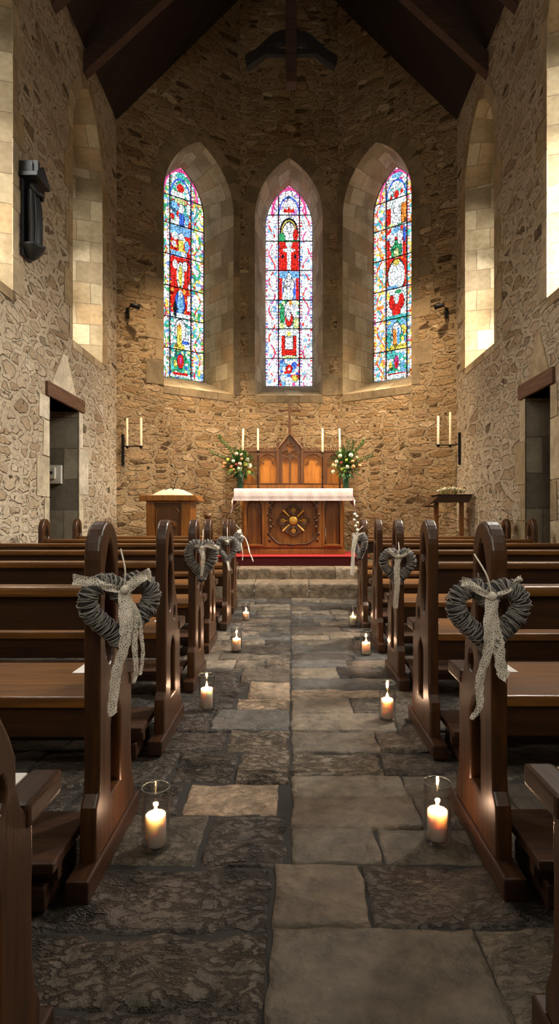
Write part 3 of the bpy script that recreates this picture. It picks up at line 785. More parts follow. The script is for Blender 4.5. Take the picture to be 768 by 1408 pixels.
# purlins under the boards
# king post with its braces
kp = thing('king_post', 'dark hanging king post with two drooping arms, top centre of the apse', 'roof post', (0, 7.45, 6.86))
mb = MB(); mb.box(-.075, .075, -.075, .075, 0, 4.4, .014); mb.build('post', M['beam'], kp)
for s in (-1, 1):
    mb = MB(); P = catmull([(s*.0, .66), (s*.22, .60), (s*.42, .42), (s*.60, .30)], 4)
    top = [(p.x + s*.02, p.y + .07) for p in P]; bot = [(p.x - s*.02, p.y - .07) for p in P]
    lp = top + bot[::-1]
    if s > 0: lp = lp[::-1]
    mb.slab([lp], .11, .012, XZY()); mb.build('arm', M['beam_dark'], kp)
mb = MB(); mb.box(-.34, .34, -.035, .035, .40, .48, .01); mb.build('crossbar', M['beam_dark'], kp)

# ------------------------------------------------------------------ floor
CS = {'d': hexc('#4f463d'), 'r': hexc('#5a4f41'), 's': hexc('#6f6454'), 'l': hexc('#8d7f6b'), 'c': hexc('#b59c80'), 'b': hexc('#65625b'), 't': hexc('#80705c')}
def yy(py): return 826.2 / (py - 712)
stones = []   # x0,x1,y0,y1,colour,roughness
def S(x0, x1, pa, pb, c, r): stones.append((x0, x1, yy(pb), yy(pa), c, r))
# right of the long centre joint
S(-.054, .48, 1273, 1460, 's', .25); S(.48, 1.1, 1273, 1460, 's', .5); S(-.05, .215, 1186, 1273, 't', .2); S(.215, .8, 1186, 1273, 'd', .7)
S(0, .29, 1136, 1186, 's', .3); S(.29, .8, 1136, 1186, 's', .4); S(0, .47, 1095, 1136, 't', .3); S(.47, .85, 1095, 1136, 's', .5)
S(0, .46, 1064, 1095, 'l', .3); S(.46, .85, 1064, 1095, 's', .5); S(0, .40, 1033, 1064, 't', .8); S(.40, .8, 1033, 1064, 'd', .6)
S(0, .42, 1004, 1033, 's', .3); S(.42, .85, 1004, 1033, 's', .7); S(0, .55, 980, 1004, 'l', .3); S(.55, .85, 980, 1004, 's', .5)
S(0, .35, 957, 980, 'l', .3); S(.35, .85, 957, 980, 's', .7); S(0, .62, 947, 957, 'c', .5); S(.62, .9, 947, 957, 't', .5)
S(0, .8, 931, 947, 'b', .4); S(0, .33, 917, 931, 'l', .3); S(.33, .85, 917, 931, 'd', .7)
# left
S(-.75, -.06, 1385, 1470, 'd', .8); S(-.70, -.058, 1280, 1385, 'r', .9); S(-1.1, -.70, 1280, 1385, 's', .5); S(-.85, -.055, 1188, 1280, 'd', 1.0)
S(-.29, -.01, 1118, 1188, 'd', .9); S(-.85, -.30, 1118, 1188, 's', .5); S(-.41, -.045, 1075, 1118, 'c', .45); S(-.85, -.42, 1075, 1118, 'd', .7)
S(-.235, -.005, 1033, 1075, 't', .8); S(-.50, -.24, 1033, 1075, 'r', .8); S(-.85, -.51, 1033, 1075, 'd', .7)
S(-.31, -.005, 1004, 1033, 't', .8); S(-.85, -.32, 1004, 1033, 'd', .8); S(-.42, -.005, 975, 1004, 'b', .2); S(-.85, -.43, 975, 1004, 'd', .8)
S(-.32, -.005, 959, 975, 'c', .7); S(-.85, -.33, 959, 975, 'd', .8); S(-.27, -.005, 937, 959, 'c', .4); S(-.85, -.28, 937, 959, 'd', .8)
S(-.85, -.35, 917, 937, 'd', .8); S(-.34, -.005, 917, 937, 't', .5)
rnd = random.Random(12)
# far aisle, coursed across
y = yy(917)
while y < 7.5:
    h = rnd.uniform(.14, .30); h = min(h, 7.5-y) if 7.5-y > .1 else 7.5-y
    for xa, xb in ((-.85, -.005), (0.0, .85)):
        x = xa
        while x < xb-.05:
            wd = rnd.uniform(.22, .55)
            if xb-x-wd < .15: wd = xb-x
            stones.append((x, x+wd, y, y+h, rnd.choice('ddrsslltb'), rnd.uniform(.3, .9))); x += wd
    y += h
# under the pews on each side
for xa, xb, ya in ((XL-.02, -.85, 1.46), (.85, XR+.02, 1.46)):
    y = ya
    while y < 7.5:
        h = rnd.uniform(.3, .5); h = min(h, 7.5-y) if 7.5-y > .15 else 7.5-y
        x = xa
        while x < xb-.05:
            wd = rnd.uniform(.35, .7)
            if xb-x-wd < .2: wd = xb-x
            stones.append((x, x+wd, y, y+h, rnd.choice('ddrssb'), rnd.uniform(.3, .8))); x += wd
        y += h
y = yy(1470)
while y > -1.0:
    x = XL-.02
    while x < XR:
        wd = min(rnd.uniform(.4, .8), XR+.02-x)
        if XR+.02-x-wd < .2: wd = XR+.02-x
        stones.append((x, x+wd, y-.5, y, rnd.choice('ddrs'), .6)); x += wd
    y -= .5
stones.append((XL-.02, -1.1, yy(1470), 1.46, 'd', .6)); stones.append((1.1, XR+.02, yy(1470), 1.46, 'd', .6))
stones.append((-1.1, -.75, yy(1470), yy(1385), 'd', .6)); stones.append((-1.1, -.85, yy(1280), yy(1188), 'd', .6)); 
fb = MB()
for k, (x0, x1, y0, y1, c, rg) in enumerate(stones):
    near = y0 < 3.2 and abs(x0+x1) < 2
    st = .016 if near else .05
    nx = max(5, int((x1-x0)/st)); ny = max(5, int((y1-y0)/st))
    ex, ey = .005/(x1-x0), .005/(y1-y0)
    US = [0.0] + [ex+(1-2*ex)*i/(nx-2) for i in range(nx-1)] + [1.0]; VS = [0.0] + [ey+(1-2*ey)*j/(ny-2) for j in range(ny-1)] + [1.0]
    g = .001; vs = []; fs = []; lift = rnd.uniform(-.003, .003); off = rnd.uniform(0, 50)
    tiltx, tilty = rnd.uniform(-.004, .004), rnd.uniform(-.004, .004)
    for j in range(ny+1):
        for i in range(nx+1):
            u, v = US[i], VS[j]; x = x0+g+(x1-x0-2*g)*u; yv = y0+g+(y1-y0-2*g)*v
            e = min(u*(x1-x0), (1-u)*(x1-x0), v*(y1-y0), (1-v)*(y1-y0))
            p = Vector((x*2.2+off, yv*3.4, off*.3))
            jx = .011*noise.noise(p*4) if e < .02 else 0; jy = .011*noise.noise(p*4+Vector((9,9,9))) if e < .02 else 0
            rel = noise.fractal(p*2.2, 1.0, 2.1, 5) if rg > .3 else 0
            rdg = abs(noise.noise(Vector((x*6+off, yv*13, 3.1)))) + .7*abs(noise.noise(Vector((x*13+off, yv*30, 7.1+x*2))))
            z = lift + tiltx*(u-.5) + tilty*(v-.5) + rg*.020*rel - rg*.020*rdg
            z -= .013*(1-min(1, e/.005)) + (.006*rg*(1-min(1, e/.05))**2)
            if e > .012: z = max(z, -.0095)
            vs.append((x+jx, yv+jy, z))
    for j in range(ny):
        for i in range(nx): a = j*(nx+1)+i; fs.append((a, a+1, a+nx+2, a+nx+1))
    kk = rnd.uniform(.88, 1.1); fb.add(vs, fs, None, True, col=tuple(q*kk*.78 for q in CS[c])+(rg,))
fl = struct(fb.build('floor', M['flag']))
mb = MB(); mb.box(XL-.9, XR+.9, YW-.5, 8.3, -.12, -.0125); g = mb.build('joint_bed', M['grout'], fl); g['kind'] = 'structure'

# chancel steps
def steps(name, y0, y1, z0, z1, seed, mat):
    rnd = random.Random(seed); mb = MB(); x = XL+.01
    while x < XR-.01:
        wd = rnd.uniform(.6, 1.0)
        if XR-.01-x-wd < .3: wd = XR-.01-x
        bm = bmesh.new(); bmesh.ops.create_grid(bm, x_segments=1, y_segments=1, size=.5); bm.free()
        nx = int(wd/.04); prof = [(y0, z0), (y0-.0, z1-.10), (y0+.0, z1-.03), (y0+.012, z1-.008), (y0+.03, z1), (y0+.12, z1), (y1, z1)]
        prof = [(y0, z0 + (z1-.03-z0)*t) for t in (0, .33, .66, 1)] + prof[3:]
        vs = []; fs = []; kx = rnd.uniform(-.008, .008)
        for i in range(nx+1):
            xx = x+.004+(wd-.008)*i/nx
            for q, (a, b) in enumerate(prof):
                p = Vector((xx*5, a*5, b*9+seed)); d = .010*noise.fractal(p, 1, 2, 4)
                vs.append((xx, a + (kx+d if q < 6 else 0), b + (.4*d if q > 2 else 0)))
        m = len(prof)
        for i in range(nx):
            for q in range(m-1): a = i*m+q; fs.append((a, a+m, a+m+1, a+1))
        kk = rnd.uniform(.9, 1.1); mb.add(vs, fs, None, True, col=tuple(c*kk for c in rnd.choice([CS['l'], CS['t'], CS['l']])))
        x += wd
    return struct(mb.build(name, mat))
steps('floor_step_lower', 7.50, 7.99, -.02, .20, 4, M['step_stone'])
steps('floor_step_upper', 7.97, 8.30, .185, .36, 8, M['step_stone'])
mb = MB(); lp = [(XL+.01, 8.28), (XR-.01, 8.28), (XR-.01, YC), (B_R[0], YB-.01), (B_L[0], YB-.01), (XL+.01, YC)]
mb.add([(p[0], p[1], .358) for p in lp]+[(p[0], p[1], .0) for p in lp], [tuple(range(6)), tuple(range(11, 5, -1))] + [(i, i+6, (i+1) % 6+6, (i+1) % 6) for i in range(6)], col=CS['s'])
struct(mb.build('floor_chancel', M['step_stone']))
# carpeted dais
d = thing('altar_dais', 'low red carpeted platform under the altar', 'platform', (.03, 8.33, .358))
mb = MB(); mb.box(-1.12, 1.12, .01, 1.24, 0, .135, .004); mb.build('riser', M['velvet_dark'], d)
mb = MB(); mb.box(-1.14, 1.14, -.012, 1.24, .1355, .147, .005); mb.build('carpet', M['carpet'], d)
ZD = .358+.147

# ------------------------------------------------------------------ pews
def pew_profile():
    ar = [(.21 + .09*math.cos(PI*k/14), .955 + .115*math.sin(PI*k/14)) for k in range(15)]   # from far (.30) over to near (.12)
    near = [(.12, .30), (.115, .255), (.09, .225), (.085, .19), (.085, .066)]
    far = [(.485, .066), (.485, .12), (.462, .17), (.45, .23), (.448, .36), (.452, .43), (.45, .50), (.405, .545), (.388, .59), (.386, .645), (.364, .69), (.334, .735), (.312, .79), (.302, .86)]
    return far + ar + near
def lancet(cx, w_, z0, z1):
    return arch(cx, w_, z0, z1-w_*1.6, z1, 5)
def pew(sgn, L):
    """sgn -1: left of the aisle. local origin: aisle corner of the base nearest the entrance; x runs away from the aisle"""
    t = thing('church_pew', 'x', 'pew')
    sx = sgn
    def bx(name, mat, x0, x1, y0, y1, z0, z1, bev, par=t):
        mb = MB(); a, b = sorted((sx*x0, sx*x1)); mb.box(a, b, y0, y1, z0, z1, bev); return mb.build(name, mat, par)
    hole1 = [(.215, .62), (.25, .66), (.262, .74), (.262, .82), (.247, .865), (.262, .90), (.248, .95), (.215, 1.01), (.182, .95), (.168, .90), (.183, .865), (.168, .82), (.168, .74), (.18, .66)]
    hole1 = [(p.x, p.y) for p in catmull([Vector((a, b, 0)) for a, b in hole1], 3, True)]
    hole2 = circ(.318, .60, .026, 12, .036)
    hole3 = lancet(.275, .05, .20, .49)
    for xo, nm in ((0, 'aisle'), (L-.05, 'wall')):
        e = MB(); e.slab([pew_profile(), hole1, hole2, hole3], .05, .009, YZX(sx*(xo+.025)), res=2); eo = e.build('end_panel', M['pew_z'], t)
        tr = MB()  # carved tracery inside the pierced head: mullion with a trefoil
        tr.tube([(sx*(xo+.025), .215, .63), (sx*(xo+.025), .215, .84)], .007, 6)
        for dy, dz in ((-.02, .86), (.02, .86), (0, .895)):
            tr.tube([(sx*(xo+.025), .215+dy+.017*math.cos(q), dz+.017*math.sin(q)) for q in [2*PI*k/10 for k in range(10)]], .006, 5, closed=True)
        tr.build('tracery', M['pew_z'], eo)
        a, b = xo-.008, xo+.058
        bb = MB(); x0, x1 = sorted((sx*a, sx*b)); bb.box(x0, x1, 0, .53, 0, .066, .007); bb.build('base_runner', M['pew_y'], t)
    bx('seat', M['seat'], .052, L-.052, .16, .57, .495, .53, .006)
    bx('seat_apron', M['pew_x'], .052, L-.052, .175, .20, .40, .494, .003)
    for xo in (-.006, L-.06): bx('seat_end', M['pew_y'], xo, xo+.066, .42, .575, .490, .538, .010)
    bx('back_board', M['pew_x'], .05, L-.05, .185, .215, .73, .835, .003)
    bx('top_rail', M['seat'], .05, L-.05, .155, .235, .836, .868, .010)
    bx('footboard', M['foot'], .07, L-.02, -.045, .23, .115, .145, .006)
    bx('foot_rail', M['foot'], .075, L-.03, .0, .03, .07, .114, .003)
    for xo in (.10, L*.5, L-.2): bx('foot_block', M['foot'], xo, xo+.10, -.03, .20, 0, .069, .006)
    return t
LX = [-.50, -.572, -.593, -.61, -.66, -.625, -.655]; LY = [.63, 1.547, 2.52, 3.44, 4.42, 5.34, 6.27]
RX = [.52, .605, .64, .68, .705, .70, .80]; RY = [.66, 1.56, 2.48, 3.47, 4.46, 5.33, 6.25]
pl = pew(-1, 1.86); pr = pew(1, 1.72)
ORD = ['cut off by the frame nearest the camera', 'first full pew, nearest the camera', 'second from the camera', 'third from the camera', 'fourth from the camera', 'fifth from the camera', 'last, nearest the altar']
used = set()
pews = {}
for s, proto, XS, YS, nm in ((-1, pl, LX, LY, 'left'), (1, pr, RX, RY, 'right')):
    for k in range(7):
        lab = 'dark oak pew %s the aisle, %s' % (nm + ' of', ORD[k]) if k not in (1,) else 'dark oak pew %s of the aisle with the %s heart on its end' % (nm, 'largest turned' if s < 0 else 'largest front-facing')
        o = proto if k == 0 else dup(proto, (0,0,0))
        o.location = (XS[k], YS[k], 0.0); tag(o, lab, 'pew', 'church pews ' + nm + ' of the aisle'); pews[(s, k)] = o
# printed sheets on the seats by the aisle
for (s, XS, YS, nm) in ((-1, LX, LY, 'left'), (1, RX, RY, 'right')):
    for k in range(3):
        mb = MB(); x0, x1 = sorted((s*.065, s*(.20 if k < 2 else .13))); mb.box(x0, x1, .415, .562, .5305, .5335)
        o = mb.build('service_sheet', M['paper'], None, (XS[k], YS[k], 0))
        tag(o, 'white paper sheet on the aisle end of the %s pew %s' % (['cut-off nearest', 'first full', 'second', 'third'][k], nm + ' of the aisle'), 'paper', 'paper sheets on pew seats')

# ------------------------------------------------------------------ candles in glasses
def candle(loc, lab, first=[None], rot=0, hc=.098):
    g = thing('glass_candle_holder', lab.replace('candle', 'glass cylinder', 1) if False else 'x', 'candle holder', loc, rot, 'glass candle holders along the aisle')
    mb = MB(); r = .046; h = .195
    mb.lathe([(.001, .0), (r-.004, .0), (r, .004), (r, h-.002), (r-.0015, h), (r-.003, h-.002), (r-.0032, .012), (r-.007, .008), (.001, .008)], 32)
    mb.build('glass_cylinder', M['glass'], g)
    rm = MB(); rm.tube([((r-.0015)*math.cos(2*PI*k/32), (r-.0015)*math.sin(2*PI*k/32), h) for k in range(32)], .0016, 5, closed=True)
    rm.build('rim', M['vrim'], g)
    c = thing('pillar_candle', 'x', 'candle', (loc[0], loc[1], loc[2]+.009), rot, 'lit pillar candles along the aisle')
    mb = MB(); rc = .033
    mb.lathe([(.001, 0), (rc-.002, 0), (rc, .002), (rc, hc-.004), (rc-.003, hc), (rc-.007, hc-.001), (rc-.014, hc-.006), (.001, hc-.007)], 28); mb.build('wax_body', M['wax'], c)
    mb = MB(); mb.tube([(0, 0, hc-.008), (.001, 0, hc), (.002, 0, hc+.006)], .0012, 5); mb.build('wick', M['iron'], c)
    mb = MB(); mb.lathe([(.0005, 0), (.0035, .004), (.0052, .010), (.004, .019), (.0018, .028), (.0004, .035)], 10, Matrix.Translation((0, 0, hc-.001)), cap=False); mb.build('flame', M['flame'], c)
    return g, c
M['vrim'] = simple('glass rim', hexc('#b9c2b4'), .1, 0, Transmission_Weight=.6)
CP = [(-.445, 1.83, 'left', 'nearest the camera'), (-.476, 3.14, 'left', 'second from the camera'), (-.442, 4.51, 'left', 'third from the camera'), (-.475, 5.86, 'left', 'farthest, nearest the steps'),
      (.49, 1.865, 'right', 'nearest the camera'), (.516, 2.99, 'right', 'second from the camera'), (.591, 4.39, 'right', 'third from the camera'), (.62, 5.58, 'right', 'farthest, nearest the steps')]
for k, (x, y, sd, od) in enumerate(CP):
    if k == 0: gp, cp = candle((x, y, .0), ''); g, c = gp, cp
    else: g = dup(gp, (x, y, 0)); c = dup(cp, (x, y, .009), rotz=k*.7, scale=(1, 1, [1, 1.12, .95, .8, .95, 1.0, .9, .85][k]))
    g['label'] = 'clear glass cylinder on the %s side of the aisle floor, %s' % (sd, od)
    c['label'] = 'lit white pillar candle on the %s side of the aisle, %s' % (sd, od)
    zt = .009 + .098*c.scale.z
    light('candle_light', 'POINT', (x, y, zt+.020), (x, y, 0), 1.9, (1, .60, .38), shadow_soft_size=.008)

# ------------------------------------------------------------------ heart wreaths
def heart_pts(W, H, n=48):
    out = []
    for k in range(n):
        t = 2*PI*k/n + PI
        x = 16*math.sin(t)**3; y = 13*math.cos(t)-5*math.cos(2*t)-2*math.cos(3*t)-math.cos(4*t)
        out.append(Vector((x/32*W*.86, 0, (y+2.5)/29*H*.86)))
    return out
def ribbon(mb, pts, w0, w1=None, side=None, wave=.0, scal=.0, n=6, folds=1):
    """strip of lace along pts"""
    P = catmull(pts, n); w1 = w1 or w0; m = len(P); vs = []; uvs = []; fs = []; L = 0
    K = 5
    for i, p in enumerate(P):
        t = (P[min(i+1, m-1)]-P[max(i-1, 0)]).normalized()
        sd = Vector(side) if side else Vector((1,0,0)); sd = (sd - t*sd.dot(t)).normalized(); nn = t.cross(sd)
        if i: L += (P[i]-P[i-1]).length
        ww = w0+(w1-w0)*i/(m-1); ww *= 1+scal*math.sin(L*300)
        for k in range(K):
            a = (k/(K-1)-.5); off = nn*(wave*math.sin(a*PI*2*folds+i*.5))
            vs.append(p+sd*ww*a+off); uvs.append((a*ww, L))
    for i in range(m-1):
        for k in range(K-1): a = i*K+k; fs.append((a, a+1, a+K+1, a+K))
    mb.add(vs, fs, None, True, uvs=uvs)
def wreath(label, loc, rotz, W, H, tails, bow, cord_top, seed=1, group='heart wreaths on the pew ends'):
    rnd = random.Random(seed); t = thing('heart_wreath', label, 'wreath', loc, rotz, group)
    P = heart_pts(W, H, 56); mb = MB(); mb.tube(P, [.026+.0025*math.sin(k*.9+seed)+.002*math.sin(k*2.3) for k in range(56)], 10, closed=True)
    ho = mb.build('heart_ring', M['wicker'], t)
    tw = MB(); n = len(P)
    for turns, rr, ph in ((43, .0275, 0), (-37, .0285, 1.3), (29, .0288, 2.2), (-19, .0295, 4), (53, .0282, 5), (-61, .028, .6)):
        pts = []; N = 640
        for k in range(N):
            f = k/N*n; i = int(f) % n; g_ = f-int(f); p = P[i].lerp(P[(i+1) % n], g_); tg = (P[(i+1) % n]-P[i-1]).normalized()
            up = Vector((0,1,0)); sd = tg.cross(up).normalized(); a = 2*PI*turns*k/N+ph + .5*math.sin(k*.21+seed)
            r_ = rr + .002*math.sin(k*.37); pts.append(p+(up*math.cos(a)+sd*math.sin(a))*r_)
        tw.tube(pts, .0016, 4, closed=True)
    tw.build('twig_binding', M['twig'], ho)
    rb = MB()
    for pts, w0, w1 in tails: ribbon(rb, pts, w0, w1, (1, .15, 0), .004, .12)
    rb.build('lace_tails', M['lace'], t)
    bb = MB()
    for pts, w0, w1 in bow: ribbon(bb, pts, w0, w1, (.1, 0, 1), .004, .05)
    bb.sphere((0, -.028, H*.33), .014, 8, 6, (1.1, .8, 1)); 
    bb.hasuv = True
    bb.build('lace_bow', M['lace'], t)
    cb = MB(); cb.tube(catmull([(0, -.024, H*.33), (cord_top[0]*.5, -.03, H*.33+.5*(cord_top[2]-H*.33)), cord_top], 5), .0024, 5); cb.build('hanging_cord', M['cord'], t)
    return t
hz = .787
# largest, right: faces the camera
wreath('large grey twig heart with long lace tails on the right pew end nearest the camera', (.575, 1.625, hz), R(2), .225, .205,
       [([(0,-.03,.06), (-.014,-.045,-.02), (-.02,-.04,-.10), (-.038,-.035,-.18), (-.04,-.032,-.25), (-.058,-.03,-.285)], .040, .018),
        ([(.004,-.026,.06), (.006,-.032,-.02), (.02,-.03,-.08), (.030,-.03,-.15), (.045,-.03,-.165)], .036, .034)],
       [([(0,-.026,.068), (-.03,-.035,.08), (-.07,-.03,.105), (-.085,-.02,.11)], .016, .03), ([(0,-.026,.068), (.035,-.035,.08), (.07,-.02,.105), (.10,.0,.115)], .012, .022)],
       (-.03, .03, .185), 3)
wreath('large grey twig heart, turned sideways, on the left pew end nearest the camera', (-.510, 1.665, hz+.01), R(42), .235, .215,
       [([(0,-.03,.06), (-.006,-.045,-.02), (-.01,-.04,-.10), (-.03,-.035,-.18), (-.04,-.032,-.25), (-.035,-.03,-.29)], .044, .030),
        ([(.004,-.026,.06), (.024,-.032,0), (.03,-.03,-.08), (.036,-.03,-.16), (.025,-.03,-.21)], .030, .012),
        ([(.004,-.022,.06), (.034,-.03,.01), (.05,-.03,-.06), (.058,-.03,-.11), (.046,-.03,-.19)], .016, .012)],
       [([(0,-.026,.068), (-.05,-.03,.082), (-.10,-.02,.10), (-.135,.02,.108)], .018, .032), ([(0,-.026,.068), (.03,-.05,.10), (.065,-.045,.115), (.085,-.02,.10), (.06,-.0,.085)], .03, .036)],
       (-.0, .0, .19), 5)
T3 = [([(0,-.03,.06), (-.01,-.04,-.02), (-.008,-.04,-.12), (-.014,-.035,-.20), (-.02,-.032,-.25)], .040, .030)]
B3 = [([(0,-.026,.068), (-.03,-.035,.09), (-.06,-.03,.115)], .016, .03), ([(0,-.026,.068), (.035,-.035,.085), (.075,-.02,.12)], .014, .028)]
w3r_ = wreath('small twig heart with hanging lace ribbon on the third right pew end', (.675, 3.53, .762), R(-4), .205, .23, T3, B3, (.01, .04, .16), 7)
wreath('grey twig heart with cream bow on the third pew end on the left', (-.567, 3.52, .805), R(12), .18, .26,
       [([(0,-.03,.08), (.008,-.045,.03), (.004,-.04,-.04), (0,-.036,-.09)], .036, .014)],
       [([(0,-.026,.085), (.03,-.04,.10), (.07,-.04,.095), (.11,-.03,.08)], .02, .03), ([(0,-.026,.09), (-.03,-.03,.10), (-.08,-.01,.085)], .014, .016)], (.012, .02, .20), 9)
wreath('small grey twig heart on the fifth pew end on the left', (-.615, 5.36, .765), R(8), .185, .26,
       [([(0,-.03,-.10), (.01,-.04,-.14), (.03,-.036,-.19)], .02, .03)],
       [([(0,-.026,.085), (-.03,-.03,.11), (-.08,-.01,.10)], .016, .024), ([(0,-.026,.085), (.03,-.03,.11), (.07,-.01,.10)], .016, .024)], (0, .02, .22), 11)
wreath('twig heart seen edge on, long pale ribbon, on the farthest left pew end', (-.60, 6.33, .80), R(75), .18, .22,
       [([(0,-.03,.08), (.04,-.06,.06), (.05,-.10,-.04), (.03,-.13,-.12), (.05,-.16,-.22)], .036, .036), ([(0,-.03,.0), (.0,-.05,-.1), (0,-.05,-.2)], .02, .02)],
       [([(0,-.026,.085), (-.05,-.05,.13), (-.10,-.03,.12)], .03, .04)], (0, .03, .2), 13)
wreath('twig heart seen edge on, long lace tail, on the fifth right pew end', (.665, 5.40, .80), R(-58), .185, .25,
       [([(-.0,-.05,.10), (-.02,-.06,.0), (-.035,-.055,-.12), (-.06,-.05,-.28)], .06, .05)],
       [([(0,-.03,.10), (-.05,-.04,.12), (-.09,-.02,.11)], .03, .03), ([(0,-.03,.10), (.05,-.02,.13), (.08,.0,.14)], .02, .02)], (0, .04, .2), 15)
# sprig of small white flowers at the top of the fifth pew on the right
t = thing('white_blossom_sprig', 'tiny sprig of white blossoms on the fifth pew end on the right', 'flowers', (.640, 5.50, .93))
mb = MB(); mb.tube([(0,0,0), (-.01,0,.08), (0,0,.15), (-.012,0,.19)], .003, 5); mb.build('stem', M['stem'], t)
for p in ((-.014, -.01, .185), (.006, -.01, .165), (-.018, -.012, .13), (.012, -.01, .10), (-.004, -.014, .07), (.014, -.01, .03)):
    mb = MB(); mb.sphere(p, .014, 8, 6); mb.build('blossom', M['fl_white'], t)

# ------------------------------------------------------------------ altar
AY = 8.80; AX0, AX1 = -.745, .815; AC = (AX0+AX1)/2; AW = (AX1-AX0)
al = thing('altar', 'carved honey oak altar with three panelled bays and a gilded rosette', 'altar', (AC, AY, ZD))
hw = AW/2; H = 1.03
mb = MB(); mb.box(-hw+.03, hw-.03, .06, .62, .05, H-.05, .004); mb.build('carcass', M['altar_dark'], al)
mb = MB(); mb.box(-hw-.03, hw+.03, -.03, .66, 0, .075, .008); mb.box(-hw-.012, hw+.012, -.012, .64, .075, .10, .006); mb.build('plinth', M['altar'], al)
mb = MB(); mb.box(-hw-.06, hw+.06, -.06, .68, H-.06, H, .010); mb.build('altar_top', M['altar_dark'], al)
sb = .33  # side bay width
def aframe(x0, x1, holes): # front framing with openings
    m = MB(); m.slab([[(x0, .10), (x1, .10), (x1, H-.06), (x0, H-.06)]]+holes, .085, .012, XZY(.0125)); return m
for s in (-1, 1):
    x0, x1 = (-hw, -hw+sb) if s < 0 else (hw-sb, hw); xc = (x0+x1)/2
    aframe(x0, x1, [arch(xc, .105, .16, .72, .90, 8)]).build('side_bay', M['altar'], al)
    m = MB(); m.slab([arch(xc, .108, .155, .72, .905, 8)], .012, 0, XZY(.05)); m.build('arched_panel', M['altar'], al)
    m = MB(); lp = arch(xc, .112, .155, .72, .915, 8); m.tube([(p[0], -.028, p[1]) for p in lp], .012, 6, closed=True); m.build('arch_moulding', M['pew_z'], al)  # dark wood paints in the shadow line of the arch
    m = MB(); m.box(xc-.13, xc+.13, -.055, -.02, .125, .155, .006); m.build('panel_sill', M['altar'], al)
cx0, cx1 = -hw+sb, hw-sb; cw = (cx1-cx0)/2
# scalloped centre opening
sc_pts = []
for k in range(48):
    a = 2*PI*k/48; rx, rz = cw-.055, .375; e = 3.4
    ca, sa = math.cos(a), math.sin(a); r = (abs(ca)**e+abs(sa)**e)**(-1/e); r *= 1-.035*abs(math.sin(6*a))
    sc_pts.append((rx*r*ca, .52+rz*r*sa))
aframe(cx0, cx1, [sc_pts]).build('centre_frame', M['altar'], al)
m = MB(); m.slab([[(cx0+.02, .14), (cx1-.02, .14), (cx1-.02, .93), (cx0+.02, .93)]], .012, 0, XZY(.052)); m.build('centre_panel', M['altar'], al)
m = MB(); m.tube([(p[0], -.026, p[1]) for p in sc_pts], .016, 6, closed=True)
rnd = random.Random(3)
for s in (-1, 1):  # carved foliage down both sides
    for k in range(7):
        z = .22+.10*k; x = s*(cw-.075+.018*math.sin(k*2)); m.sphere((x, -.022, z), .028, 8, 5, (1, .7, 1.3)); m.sphere((x-s*.030, -.01, z+.045), .018, 7, 5, (1.6, .8, .8))
m.build('carved_foliage', M['pew_z'], al)
RZ = .53
m = MB(); m.lathe([(.235, 0), (.235, .014), (.22, .02), (.205, .012), (.001, .012)], 32, Matrix.Translation((0, .046, RZ)) @ Matrix.Rotation(PI/2, 4, 'X')); 
for k in range(4):
    a = k*PI/2; m.lathe([(.085, 0), (.085, .016), (.072, .022), (.06, .014), (.001, .014)], 20, Matrix.Translation((.175*math.cos(a), .046, RZ+.175*math.sin(a))) @ Matrix.Rotation(PI/2, 4, 'X'))
m.build('quatrefoil', M['altar_dark'], al)
m = MB(); m.lathe([(.068, 0), (.068, .03), (.058, .040), (.03, .046), (.001, .048)], 24, Matrix.Translation((0, .04, RZ)) @ Matrix.Rotation(PI/2, 4, 'X'))
m.build('gilded_boss', M['gold'], al)
for k in range(4):
    a = PI/4+k*PI/2; m = MB(); d_ = Vector((math.cos(a), 0, math.sin(a))); p = Vector((0, .022, RZ))
    m.tube([p+d_*.09, p+d_*.13, p+d_*.19, p+d_*.235], [.007, .011, .014, .013], 8); m.build('gilded_ray', M['gold'], al)
for k in range(4):
    a = k*PI/2; m = MB(); c_ = Vector((.165*math.cos(a), .022, RZ+.165*math.sin(a)))
    m.tube([c_+Vector((.030*math.cos(q), 0, .024*math.sin(q))) for q in [2*PI*j/12 for j in range(12)]], .006, 5, closed=True)
    m.sphere(tuple(c_), .010, 8, 5); d_ = Vector((math.cos(a), 0, math.sin(a))); m.tube([c_-d_*.075, c_-d_*.035], .006, 5)
    m.build('gilded_medallion', M['gold'], al)

# altar cloth
t = thing('altar_cloth', 'white linen altar cloth with a lace band along its front', 'altar cloth', (AC, AY, ZD+H))
W2 = 1.90/2-.02; nx = 90
fc = .01
prof = [(.69, .004), (.4, .004), (.0, .004), (-.06, .004), (-.082, -.008), (-.088, -.03), (-.088, -.11)]
def clothgrid(prof, x0, x1, amp):
    vs = []; fs = []; m = len(prof); uv = []
    for i in range(nx+1):
        x = x0+(x1-x0)*i/nx; wv = math.sin(x*23)*.5+math.sin(x*41+1)*.5; s_ = 0
        for q, (a, b) in enumerate(prof):
            k = max(0, -b)/.2; vs.append((x, a-amp*wv*k-.0, b)); uv.append((x, b))
    for i in range(nx):
        for q in range(m-1): a = i*m+q; fs.append((a, a+m, a+m+1, a+1))
    return vs, fs, uv
mb = MB(); v, f, u = clothgrid(prof, -W2, W2, .01); mb.add(v, f, None, True, uvs=u)
